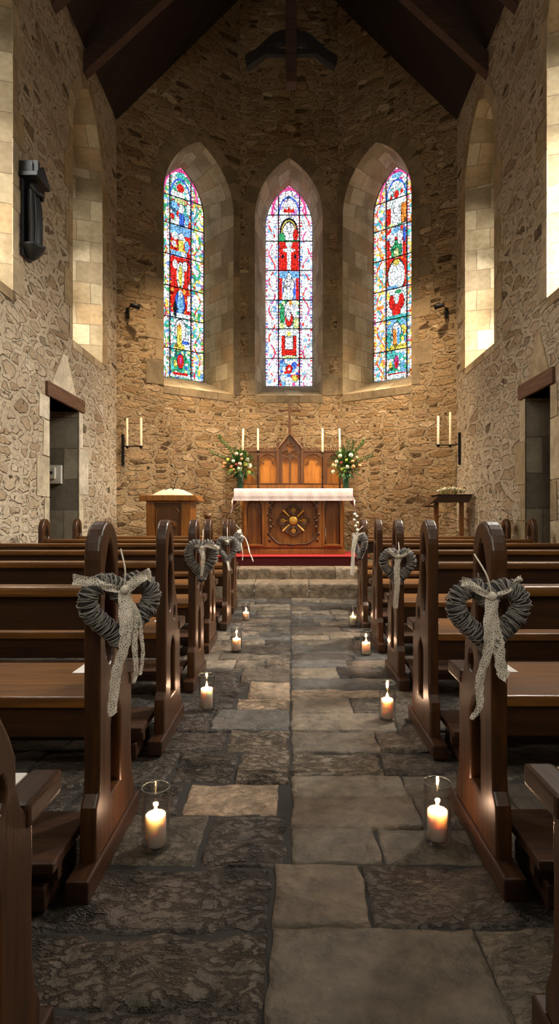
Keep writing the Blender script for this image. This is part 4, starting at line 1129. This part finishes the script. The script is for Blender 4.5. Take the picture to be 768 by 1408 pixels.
for s in (-1, 1): # hanging side falls, lower at the corners
    vs = []; fs = []; ny_ = 16
    for j in range(ny_+1):
        yv = -.085+.77*j/ny_; ln = .22 + .03*math.sin(j*1.3) + (.14 if j < 3 else 0)
        for q in range(6):
            k = q/5; vs.append((s*(W2-.02+.02*min(1, 5*k)+.05*k*k+.014*k*math.sin(j*2.1)), yv-.01*k, .004-ln*k))
    for j in range(ny_):
        for q in range(5): a = j*6+q; fs.append((a, a+1, a+7, a+6))
    mb.add(vs, fs, None, True, uvs=[(p[1], p[2]) for p in vs])
mb.build('linen', M['cloth'], t)
mb = MB(); v, f, u = clothgrid([(-.088, -.11), (-.088, -.14), (-.088, -.165)], -W2, W2, .01); mb.add(v, f, None, True, uvs=u); mb.build('lace_band', M['altar_lace'], t)
mb = MB(); v, f, u = clothgrid([(-.088, -.165), (-.089, -.185)], -W2, W2, .01); mb.add(v, f, None, True, uvs=u); mb.build('hem', M['cloth'], t)

# reredos
RY_ = 9.70; RZ0 = ZD+H-.1; k_ = RY_/765
rr = thing('reredos', 'carved oak altar screen of five arched bays with a central gable', 'altar screen', (0, RY_, RZ0))
def px(x): return (x-400)*RY_/765
def pz(y): return 1.08+(712-y)*RY_/765-RZ0
zt = pz(619)
GX = px(398.6); x0, x1 = px(334), px(471)
mb = MB(); mb.box(x0, x1, .02, .10, -RZ0+.36, zt-.03, .004); mb.build('back_board', M['altar_dark'], rr)
mb = MB(); mb.box(x0-.02, x1+.02, -.10, .10, -RZ0+.36, pz(667), .008); mb.build('shelf', M['altar'], rr)
bays = [(px(335), px(350)), (px(355), px(381)), (px(415), px(443)), (px(446), px(470))]
zb = pz(666)
gl, gr_ = px(383), px(414)
for a, b, xx in (((px(334)), px(353), 1), (px(353), gl, 0), (gr_, px(446), 0), (px(446), px(471), 1)):
    c = (a+b)/2; w_ = (b-a)/2-.045; m = MB()
    hole = arch(c, w_, zb+.02, pz(638), pz(624.5), 8)
    m.slab([[(a, zb), (b, zb), (b, zt), (a, zt)], hole], .05, .006, XZY(.0)); m.build('bay_frame', M['altar_dark'], rr)
    m = MB(); m.slab([arch(c, w_+.004, zb+.015, pz(638), pz(624), 8)], .01, 0, XZY(.018)); m.build('bay_panel', M['altar_panel'] if not xx else M['altar'], rr)
    m = MB(); 
    for s in (-1, 1): # pierced cusps in the arch head
        m.tube([(c+s*w_*.98, -.01, pz(636)), (c+s*w_*.45, -.01, pz(634.5)), (c+s*w_*.4, -.01, pz(630)), (c, -.01, pz(627))], .008, 5)
        m.sphere((c+s*w_*.55, -.012, pz(637)), .018, 7, 5, (1, .5, 1.2))
    m.build('cusps', M['altar_dark'], rr)
# gabled centre
pk = pz(598); gc = (gl+gr_)/2; gw = (gr_-gl)/2
out = [(gl, zb), (gr_, zb), (gr_, pz(617)), (gc+gw*.45, pz(606)), (gc, pk), (gc-gw*.45, pz(606)), (gl, pz(617))]
lw = gw*.36
holes = [arch(gc-gw*.38, lw*.84, zb+.02, pz(636), pz(630), 7), arch(gc+gw*.38, lw*.84, zb+.02, pz(636), pz(630), 7), circ(gc, pz(616), .075, 16), circ(gc-gw*.42, pz(624), .055, 14), circ(gc+gw*.42, pz(624), .055, 14)]
m = MB(); m.slab([out]+holes, .04, .005, XZY(-.01)); m.build('gable', M['altar_dark'], rr)
m = MB(); m.slab([[(gl+.04, zb+.01), (gr_-.04, zb+.01), (gr_-.04, pz(620)), (gc, pz(606)), (gl+.04, pz(620))]], .01, 0, XZY(.014)); m.build('gable_panel', M['altar_panel'], rr)
m = MB(); m.tube([(gl-.02, -.04, pz(618)), (gc-gw*.45, -.05, pz(605.5)), (gc, -.05, pk+.02), (gc+gw*.45, -.05, pz(605.5)), (gr_+.02, -.05, pz(618))], .022, 6); 
for (cx_, cz_, r_) in ((gc, pz(616), .078), (gc-gw*.42, pz(624), .058), (gc+gw*.42, pz(624), .058)):
    for q in range(3 if r_ < .07 else 4):
        a = q*2*PI/(3 if r_ < .07 else 4)+PI/2; m.sphere((cx_+r_*.8*math.cos(a+.6), -.05, cz_+r_*.8*math.sin(a+.6)), .016, 6, 4)
m.build('gable_moulding', M['altar_dark'], rr)
for x in (gl-.015, gr_+.015):
    m = MB(); m.box(x-.022, x+.022, -.06, .03, zb, pz(611), .005); m.sphere((x, -.015, pz(609.5)), .024, 8, 6); m.lathe([(.02, 0), (.008, .04), (.022, .06), (.012, .085), (.001, .11)], 8, Matrix.Translation((x, -.015, pz(608)))); m.build('pinnacle', M['altar_dark'], rr)
m = MB(); rnd = random.Random(4)   # cresting of small leaves
for a, b in ((x0, gl-.03), (gr_+.03, x1)):
    m.box(a, b, -.035, .10, zt-.035, zt, .005)
    x = a+.02
    while x < b-.01: m.lathe([(.012, 0), (.007, .02), (.014, .035), (.001, .05+rnd.uniform(0, .02))], 6, Matrix.Translation((x, 0, zt))); x += .034
m.build('cresting', M['altar_dark'], rr)
m = MB(); cx_ = px(398); zb_, ztp = pk-.02, pz(555)
m.tube([(cx_, -.02, zb_), (cx_, -.02, ztp)], .024, 8)
m.tube([(cx_-.17, -.02, pz(564.5)), (cx_+.17, -.02, pz(564.5))], .017, 8); m.tube([(cx_-.135, -.02, pz(583)), (cx_-.05, -.02, pz(583.5)), (cx_, -.02, pz(588)), (cx_+.05, -.02, pz(583.5)), (cx_+.135, -.02, pz(583))], .016, 8)
for p in ((-.17, 564.5), (.17, 564.5), (0, 555), (-.135, 583), (.135, 583)): m.sphere((cx_+p[0], -.02, pz(p[1])), .030, 8, 6, (1.1, .7, .9))
m.build('cross', M['altar_dark'], rr)

# candlesticks with tall tapers
ZT = ZD+H+.005
for k, (xpx, ytop, ybot, dy) in enumerate(((333.5, 589, 619, 9.33), (354.5, 589, 619, 9.28), (443, 588.5, 621, 9.28), (467, 589, 621, 9.33))):
    x = (xpx-400)*dy/765; zc0 = 1.08+(712-ybot)*dy/765; zc1 = 1.08+(712-ytop)*dy/765
    base = ZD+H+.005; hh = zc0-base
    c = thing('candlestick', 'tall dark metal candlestick on the altar, %s' % ['far left behind the flowers', 'left of the screen centre', 'right of the screen centre', 'far right behind the flowers'][k], 'candlestick', (x, dy, base), 0, 'altar candlesticks')
    m = MB(); m.lathe([(.055, 0), (.058, .012), (.04, .025), (.018, .05), (.001, .05)], 16); m.build('foot', M['brass'], c)
    m = MB(); m.lathe([(.014, .05), (.011, hh*.3), (.02, hh*.34), (.011, hh*.38), (.010, hh*.85), (.016, hh-.04), (.001, hh-.04)], 12); m.build('stem', M['brass'], c)
    m = MB(); m.lathe([(.008, hh-.04), (.034, hh-.025), (.036, hh-.015), (.016, hh-.012), (.018, hh), (.001, hh)], 16); m.build('drip_pan', M['brass'], c)
    tp = thing('taper_candle', 'tall ivory taper on the altar, %s' % ['outermost left', 'second from left', 'third from left', 'outermost right'][k], 'candle', (x, dy, base+hh), 0, 'ivory tapers on the altar')
    m = MB(); m.lathe([(.0155, 0), (.0165, .05), (.0155, zc1-zc0-.01), (.006, zc1-zc0)], 12); m.build('wax_body', M['taper'], tp)
    m = MB(); m.tube([(0, 0, zc1-zc0-.002), (.001, 0, zc1-zc0+.012)], .0015, 4); m.build('wick', M['iron'], tp)
    if k in (0, 3): tp.rotation_euler[1] = R(-1.5 if k == 3 else 1.5)

# ------------------------------------------------------------------ flowers
def leafblade(mb, p, d, L, w_, up=Vector((0,0,1))):
    d = d.normalized(); sd = d.cross(up)
    if sd.length < .1: sd = d.orthogonal()
    sd.normalize(); n = sd.cross(d)
    a = p; b = p+d*L*.45+n*L*.06; c = p+d*L-n*L*.05
    mb.add([a, b+sd*w_, c, b-sd*w_, b-n*w_*.3], [(0,1,4),(1,2,4),(2,3,4),(3,0,4)])
def rose(parent, p, r, mat, d):
    mb = MB(); d = Vector(d).normalized(); q = d.to_track_quat('Z', 'Y').to_matrix().to_4x4(); T = Matrix.Translation(p) @ q
    rnd = random.Random(int(p[0]*1e4))
    mb.sphere((0, 0, .0), r*.55, 8, 6, (1, 1, .9), mat=T)
    for ring, (rr_, tilt, n) in enumerate(((.5, .35, 4), (.8, .15, 5), (1.0, -.15, 6))):
        for k in range(n):
            a = 2*PI*k/n+ring*.5; c = Vector((math.cos(a)*r*rr_*.55, math.sin(a)*r*rr_*.55, r*tilt*.5))
            rot = Matrix.Rotation(a, 4, 'Z') @ Matrix.Rotation(R(62-22*ring), 4, 'Y')
            mb.sphere((0,0,0), r*.5, 6, 4, (.9, 1, .28), mat=T @ Matrix.Translation(c) @ rot)
    return mb.build('bloom', mat, parent)
def arrangement(label, loc, stems, blooms, seed):
    rnd = random.Random(seed); t = thing('flower_arrangement', label, 'flower arrangement', loc, 0, 'altar flower arrangements')
    m = MB(); m.lathe([(.001, 0), (.055, 0), (.06, .01), (.045, .06), (.058, .16), (.085, .25), (.088, .26), (.08, .26), (.052, .16), (.04, .05), (.001, .02)], 18); m.build('vase', M['vase_glass'], t)
    f = MB(); g = MB()
    for k in range(460):
        a = rnd.uniform(0, 2*PI); e = rnd.uniform(-.6, 1.3); r = rnd.uniform(.03, .25)
        d = Vector((math.cos(a)*math.cos(e), math.sin(a)*math.cos(e)*.7, math.sin(e)))
        p = Vector((0, 0, .36))+d*r; leafblade(f if rnd.random() < .65 else g, p, d+Vector((rnd.uniform(-.4, .4),)*3), rnd.uniform(.06, .13), rnd.uniform(.012, .024))
    for (dx, dz, dy) in stems:
        P = catmull([(0, 0, .3), (dx*.4, dy*.5, .3+dz*.55), (dx, dy, .3+dz)], 8)
        f.tube(P, .007, 4)
        for i, p in enumerate(P[3:]):
            for s in (-1, 1):
                tdir = (P[-1]-P[0]).normalized(); sd = Vector((tdir.z, 0, -tdir.x))*s
                for q in range(2): leafblade(g if rnd.random() < .5 else f, p+tdir*.01*q, sd+tdir*1.2+Vector((0, rnd.uniform(-.5, .5), 0)), rnd.uniform(.05, .09), .013)
    for k in range(26):  # trailing greenery over the vase
        a = rnd.uniform(0, 2*PI); p = Vector((math.cos(a)*.07, math.sin(a)*.07, .27)); leafblade(f, p, Vector((math.cos(a)*.5, math.sin(a)*.5, -1)), rnd.uniform(.08, .16), .016)
    f.build('foliage', M['leaf'], t); g.build('young_foliage', M['leaf2'], t)
    for (bx_, bz, r, c) in blooms:
        rose(t, Vector((bx_, -.15+.3*abs(bx_), bz)), r, M['fl_'+c], (bx_*1.5, -1, (bz-.3)*1.0))
    return t
fy = 9.02; f_ = fy/765; vx = (330-400)*f_; vz = ZD+H+.005
def BL(lst, vxp): return [((x-vxp)*f_, 1.08+(712-y)*f_-vz, r*f_, c) for x, y, r, c in lst]
arrangement('loose green arrangement with long arching sprays, left end of the altar', (vx, fy, vz), [(-.35, .54, .02), (-.48, .30, .0), (-.10, .36, .05), (.02, .30, .05), (-.22, .06, -.05)],
   BL([(326, 625, 2.6, 'pink'), (333, 626.5, 2.6, 'pink'), (341, 633, 2.9, 'white'), (343.5, 641, 3.6, 'white'), (338, 639, 3, 'lime'), (330.5, 639, 3, 'pink'), (330, 645.5, 3.2, 'white'), (321.5, 635, 2.5, 'white'),
       (313.5, 633, 2.6, 'lime'), (309, 638, 2.8, 'peach'), (308, 642.5, 2.8, 'peach'), (318, 643, 2.7, 'peach'), (322, 647, 2.3, 'peach'), (343, 650, 2.4, 'lime'), (333, 632, 2.2, 'peach'), (326, 640, 2, 'red'), (316, 648, 2, 'lime')], 330), 3)
vx2 = (475-400)*f_
arrangement('dense arrangement of cream and peach roses, right end of the altar', (vx2, fy, vz), [(.05, .48, .05), (-.06, .36, .05), (.29, .46, .0), (.42, .24, .0), (.14, .46, .03)],
   BL([(466.5, 628, 3, 'cream'), (481, 627, 3.2, 'white'), (461.5, 635.5, 2.8, 'white'), (467.5, 637.5, 2.3, 'red'), (483.5, 635.5, 2.6, 'peach'), (461.5, 641, 3, 'cream'), (457, 640, 2.5, 'cream'), (476, 643, 2.8, 'white'),
       (484.5, 642.5, 3.2, 'peach'), (493.5, 641, 2.9, 'peach'), (457, 649, 2.8, 'white'), (489, 630, 2, 'cream'), (469, 646, 2.2, 'lime'), (475, 634, 2.2, 'lime')], 475), 5)

# ------------------------------------------------------------------ lectern, left
ly = 8.05; q_ = ly/765
def lx(x): return (x-400)*q_
def lz(y): return 1.08+(712-y)*q_
lec = thing('pulpit_desk', 'square oak reading desk left of the altar with a carved front', 'reading desk', (lx(233), ly, .20 if ly < 7.99 else .36))
b0 = lec.location.z; X0, X1 = lx(201)-lx(233), lx(262)-lx(233); zt = lz(689)-b0
mb = MB(); mb.box(X0+.04, X1-.04, .04, .44, .0, zt, .004); mb.build('cabinet', M['altar_dark'], lec)
mb = MB(); mb.slab([[(X0, 0), (X1, 0), (X1, zt), (X0, zt)], [(X0+.12, .10), (X1-.14, .10), (X1-.14, zt-.03), (X0+.12, zt-.03)]], .05, .006, XZY(.015)); mb.build('front_frame', M['altar'], lec)
mb = MB()
for s in (X0, X1-.03): mb.box(s, s+.03, .04, .46, 0, zt, .004)
mb.build('side_panel', M['altar'], lec)
mb = MB(); mb.slab([[(X0+.11, .09), (X1-.13, .09), (X1-.13, zt-.02), (X0+.11, zt-.02)]], .012, 0, XZY(.03)); mb.build('front_panel', M['altar_dark'], lec)
cxl = (X0+.12+X1-.14)/2
mb = MB(); hwp = (X1-.14-X0-.12)/2
mb.tube([(cxl-hwp*.9, .018, .12)]+[(cxl-hwp*.9*math.cos(PI*k/12), .018, zt-.20+.13*math.sin(PI*k/12)) for k in range(13)]+[(cxl+hwp*.9, .018, .12)], .008, 6); mb.build('arch_moulding', M['altar'], lec)
mb = MB()
for k in range(6):
    a = PI*k/5; mb.sphere((cxl+.09*math.cos(a), .01, zt-.34+.055*math.sin(a)), .024, 8, 5, (1.5, .5, .8), )
mb.sphere((cxl, .008, zt-.31), .034, 8, 6, (1, .5, 1)); mb.tube([(cxl-.12, .012, zt-.38), (cxl, .01, zt-.33), (cxl+.12, .012, zt-.38)], .01, 6); mb.build('carved_spray', M['altar'], lec)
mb = MB(); tx0, tx1 = lx(192)-lx(233), lx(274)-lx(233)
mb.slab([[(tx0, zt+.002), (tx1, zt+.002), (tx1-.0, zt+.02), (tx1-.05, zt+.085), (tx0, zt+.085)]], .52, .008, XZY(.2)); mb.build('desk_top', M['altar'], lec)
ztop = b0+zt+.086
cb = thing('folded_cloth', 'rounded cream cloth with dark bands on top of the reading desk', 'cloth', (lx(235), ly+.16, ztop))
mb = MB(); n1, n2 = 24, 10; vs = []; fs = []
for j in range(n2+1):
    for i in range(n1+1):
        u = i/n1*2-1; v = j/n2*2-1; hh = .10*max(0, 1-abs(u)**2.3)*max(0, 1-abs(v)**2.5)**.5+.006*noise.noise(Vector((u*4, v*3, 1)))
        vs.append((u*.29, v*.19, max(.001, hh)))
for j in range(n2):
    for i in range(n1): a = j*(n1+1)+i; fs.append((a, a+1, a+n1+2, a+n1+1))
mb.add(vs, fs, None, True); mb.build('linen', M['cream_cloth'], cb)
mb = MB()
for xx, bend in ((.02, 0), (-.10, .03)):
    P = [(xx+bend*math.sin((v+1)*2), v*.16-.0, .100*max(0, 1-abs(xx/.29)**2.3)*max(0, 1-abs(v)**2.5)**.5+.006) for v in [k/10*2-1 for k in range(10)]]
    mb.tube([(p[0], p[1], p[2]+.006) for p in P], .010, 5)
mb.build('dark_band', M['iron'], cb)
mc = thing('gooseneck_microphone', 'thin black gooseneck microphone rising from the reading desk', 'microphone', (lx(231), ly+.41, ztop))
mb = MB(); mb.lathe([(.03, 0), (.03, .008), (.012, .014), (.001, .014)], 14); mb.build('base', M['iron'], mc)
mb = MB(); P = catmull([(0, 0, .01), (.0, 0, .12), (.025, 0, .22), (.055, -.01, .30), (.04, -.03, .38), (-.02, -.05, .445)], 6); mb.tube(P, .0045, 6); mb.build('gooseneck', M['iron'], mc)
mb = MB(); mb.tube([(-.015, -.048, .44), (-.03, -.055, .46), (-.045, -.06, .475)], [.009, .014, .010], 8); mb.build('microphone_head', M['iron'], mc)
# dark offering bowl on a slim stand beside the desk
bs = thing('bowl_stand', 'dark bowl on a thin stand just right of the reading desk', 'stand', (lx(267)+.10, ly+.62, .36))
hb_ = lz(706)-.36
mb = MB(); mb.lathe([(.12, 0), (.12, .015), (.02, .03), (.014, hb_-.14), (.03, hb_-.10), (.001, hb_-.10)], 14); mb.build('pedestal', M['altar_dark'], bs)
mb = MB(); mb.lathe([(.02, hb_-.10), (.05, hb_-.07), (.075, hb_), (.068, hb_), (.045, hb_-.06), (.001, hb_-.08)], 16); mb.build('bowl', M['altar_dark'], bs)

# lectern, right: sloping desk on two posts with flowers
le = thing('lectern', 'slim dark oak lectern with sloping top at the right wall', 'lectern', (lx(618), ly, .36))
zl = lambda y: lz(y)-.36
xl_ = lambda x: lx(x)-lx(618)
for x in (600.5, 635.5):
    mb = MB(); mb.box(xl_(x)-.03, xl_(x)+.03, .02, .08, .06, zl(690), .006); mb.build('post', M['altar'], le)
mb = MB(); 
for x in (600.5, 635.5): mb.box(xl_(x)-.035, xl_(x)+.035, -.14, .24, 0, .059, .01)
mb.box(xl_(600.5), xl_(635.5), .035, .065, .25, .31, .004); mb.build('trestle_foot', M['altar'], le)
mb = MB(); mb.slab([[(xl_(594), zl(691)), (xl_(640), zl(691)), (xl_(645), zl(681.5)), (xl_(600), zl(681)), (xl_(582), zl(697))]], .42, .006, XZY(.06)); mb.build('desk_top', M['pew_x'], le)
mb = MB(); mb.box(xl_(597), xl_(645), -.16, .28, zl(681)-.002, zl(681)+.010, .003); mb.box(xl_(580), xl_(598), -.15, .0, zl(697.5), zl(695), .004); mb.build('ledge', M['pew_x'], le)
t = thing('flower_garland', 'low bunch of small white flowers lying on the lectern', 'flowers', (lx(620), ly+.04, lz(681)+.009))
rnd = random.Random(8); f = MB()
for k in range(110):
    a = rnd.uniform(0, 2*PI); x = rnd.uniform(-.19, .18); leafblade(f, Vector((x, rnd.uniform(-.07, .07), rnd.uniform(.005, .05))), Vector((math.cos(a), math.sin(a), rnd.uniform(.0, .9))), rnd.uniform(.03, .06), .010)
f.build('foliage', M['leaf2'], t)
for k in range(24):
    x = -.18+.36*((k*7) % 24)/23; m = MB(); z = .05+.035*math.sin((x+.2)*8)+rnd.uniform(-.012, .012); yv = rnd.uniform(-.09, .02)
    m.sphere((x, yv, z), rnd.uniform(.014, .022), 8, 5, (1, 1, .7)); 
    for q in range(5): m.sphere((x+.014*math.cos(q*1.26), yv-.004, z+.014*math.sin(q*1.26)), .009, 6, 4)
    m.build('bloom', M['fl_cream'] if k % 3 else M['fl_white'], t)

# ------------------------------------------------------------------ sconces
def sconce(label, loc, pts, bar_h, ybar, cand, rotz=0, cat='wall candle holder'):
    t = thing('candle_sconce', label, cat, loc, rotz, 'wrought iron candle sconces')
    m = MB(); m.box(-.022, .022, -.02, .012, -bar_h*.72, bar_h*.28, .006); m.build('wall_bar', M['iron'], t)
    m = MB(); m.tube(pts, .011, 6); m.build('arm', M['iron'], t)
    for x, y, z in cand:
        m = MB(); m.lathe([(.008, z-.04), (.026, z-.01), (.034, z+.007), (.001, z+.007)], 12, Matrix.Translation((x, y, 0))); m.build('candle_cup', M['iron'], t)
    return t
sy = 8.80
s1 = sconce('black iron sconce with two tapers on the left of the apse wall', (-2.655, 8.79, 2.26), [(0, -.01, -.03), (.06, -.03, -.055), (.30, -.05, -.055)], .50, 0, [(.075, -.03, -.055), (.30, -.05, -.055)])
s2 = sconce('black iron sconce with two tapers at the right wall by the apse', (2.60, 8.60, 2.26), [(0, -.01, -.03), (-.06, -.0, -.055), (-.335, -.02, -.055)], .50, 0, [(-.145, -.0, -.055), (-.335, -.02, -.055)])
k = 0
for s_, cs_, nm in ((s1, [(.075, -.03), (.30, -.05)], 'left'), (s2, [(-.145, 0), (-.335, -.02)], 'right')):
    for x, y in cs_:
        c = thing('taper_candle', 'ivory taper in the %s sconce, the %s of its pair' % (nm, ['left one', 'right one'][k % 2] if nm == 'left' else ['right one', 'left one'][k % 2]), 'candle', (s_.location.x+x, s_.location.y+y, 2.26-.055+.009), 0, 'ivory tapers in the wall sconces')
        m = MB(); hh = .44 if nm == 'left' else (.50 if k % 2 == 0 else .44); m.lathe([(.018, 0), (.017, hh-.01), (.006, hh)], 12); m.build('wax_body', M['taper'], c)
        m = MB(); m.tube([(0, 0, hh-.002), (.001, 0, hh+.012)], .0015, 4); m.build('wick', M['iron'], c); k += 1
# spot lamps
for x, y, s, nm in ((-2.60, 8.84, 1, 'left'), (2.47, 8.84, -1, 'right')):
    t = thing('spot_lamp', 'small black spot lamp on a bracket high on the %s apse wall' % nm, 'lamp', (x, y, 4.36), 0, 'black spot lamps')
    m = MB(); m.box(-.025, .025, -.01, .045, -.10, .06, .006); m.build('wall_plate', M['iron'], t)
    m = MB(); m.tube([(0, -.02, .02), (s*.06, -.07, .05), (s*.10, -.09, .06)], .010, 6); m.build('bracket', M['iron'], t)
    m = MB(); T = Matrix.Translation((s*.16, -.10, .045)) @ Vector((s*1, .15, -.18)).to_track_quat('Z', 'Y').to_matrix().to_4x4()
    m.lathe([(.001, -.09), (.028, -.085), (.036, -.03), (.042, .06), (.036, .062), (.03, .03), (.001, .03)], 14, T); m.build('lamp_head', M['iron'], t)

# wall figure high on the left wall
fg = thing('wall_statue', 'dark bronze robed figure under a small canopy high on the left wall', 'statue', (XL+.005, 5.76, 3.74))
m = MB(); P = [(.10, 0, .14), (.10, 0, .30), (.095, 0, .50), (.09, 0, .68), (.085, 0, .78)]
for dy, dz, rr_ in ((-.03, 0, .05), (.03, 0, .05), (0, .0, .065)):
    m.tube([(p[0], p[1]+dy, p[2]) for p in P], [rr_*1.0, rr_*1.05, rr_*1.0, rr_*.95, rr_*.6], 10)
for k in range(7): # robe folds
    y = -.07+.023*k; m.tube([(.135+.012*math.cos(k*2), y, .14), (.15, y*.95, .35), (.145, y*.9, .55), (.12, y*.7, .72)], .010, 6)
m.build('robed_body', M['bronze'], fg)
m = MB(); m.sphere((.10, 0, .86), .06, 12, 9, (1, .85, 1.15)); m.build('head', M['bronze'], fg)
m = MB(); m.tube([(.10, -.07, .74), (.16, -.05, .66), (.19, .01, .68)], [.028, .024, .02], 8); m.tube([(.10, .07, .74), (.16, .05, .66), (.19, -.005, .70)], [.028, .024, .02], 8); m.build('folded_arms', M['bronze'], fg)
m = MB(); m.lathe([(.01, -.0), (.05, .03), (.09, .07), (.13, .12), (.14, .14), (.001, .14)], 6, Matrix.Translation((.08, 0, 0))); m.box(0, .03, -.10, .10, .02, .98, .008); m.build('bracket', M['bronze'], fg)
m = MB(); m.box(.0, .20, -.13, -.11, .80, .96, .006); m.slab([[(-.15, .80), (.15, .80), (.15, .84), (.0, .97), (-.15, .84)]], .20, .006, YZX(.10))
for y in (-.13, 0, .13): m.lathe([(.02, 0), (.012, .05), (.018, .07), (.001, .11)], 6, Matrix.Translation((.14, y, .93 if y == 0 else .84)))
m.build('canopy', M['bronze'], fg)
# switch box inside the left doorway
t = thing('electric_switch_box', 'pale switch box mounted in the left doorway', 'switch box', (-3.05, 7.225, 1.64))
m = MB(); m.box(-.085, .085, -.05, 0, -.12, .12, .008); m.build('housing', M['plastic'], t)
m = MB(); m.box(-.075, .02, -.085, -.05, -.06, .09, .01); m.build('cover', M['plastic'], t)
m = MB(); m.lathe([(.022, 0), (.022, .012), (.012, .03), (.001, .032)], 12, Matrix.Translation((-.025, -.085, .02)) @ Matrix.Rotation(PI/2, 4, 'X')); m.build('dial', M['iron'], t)
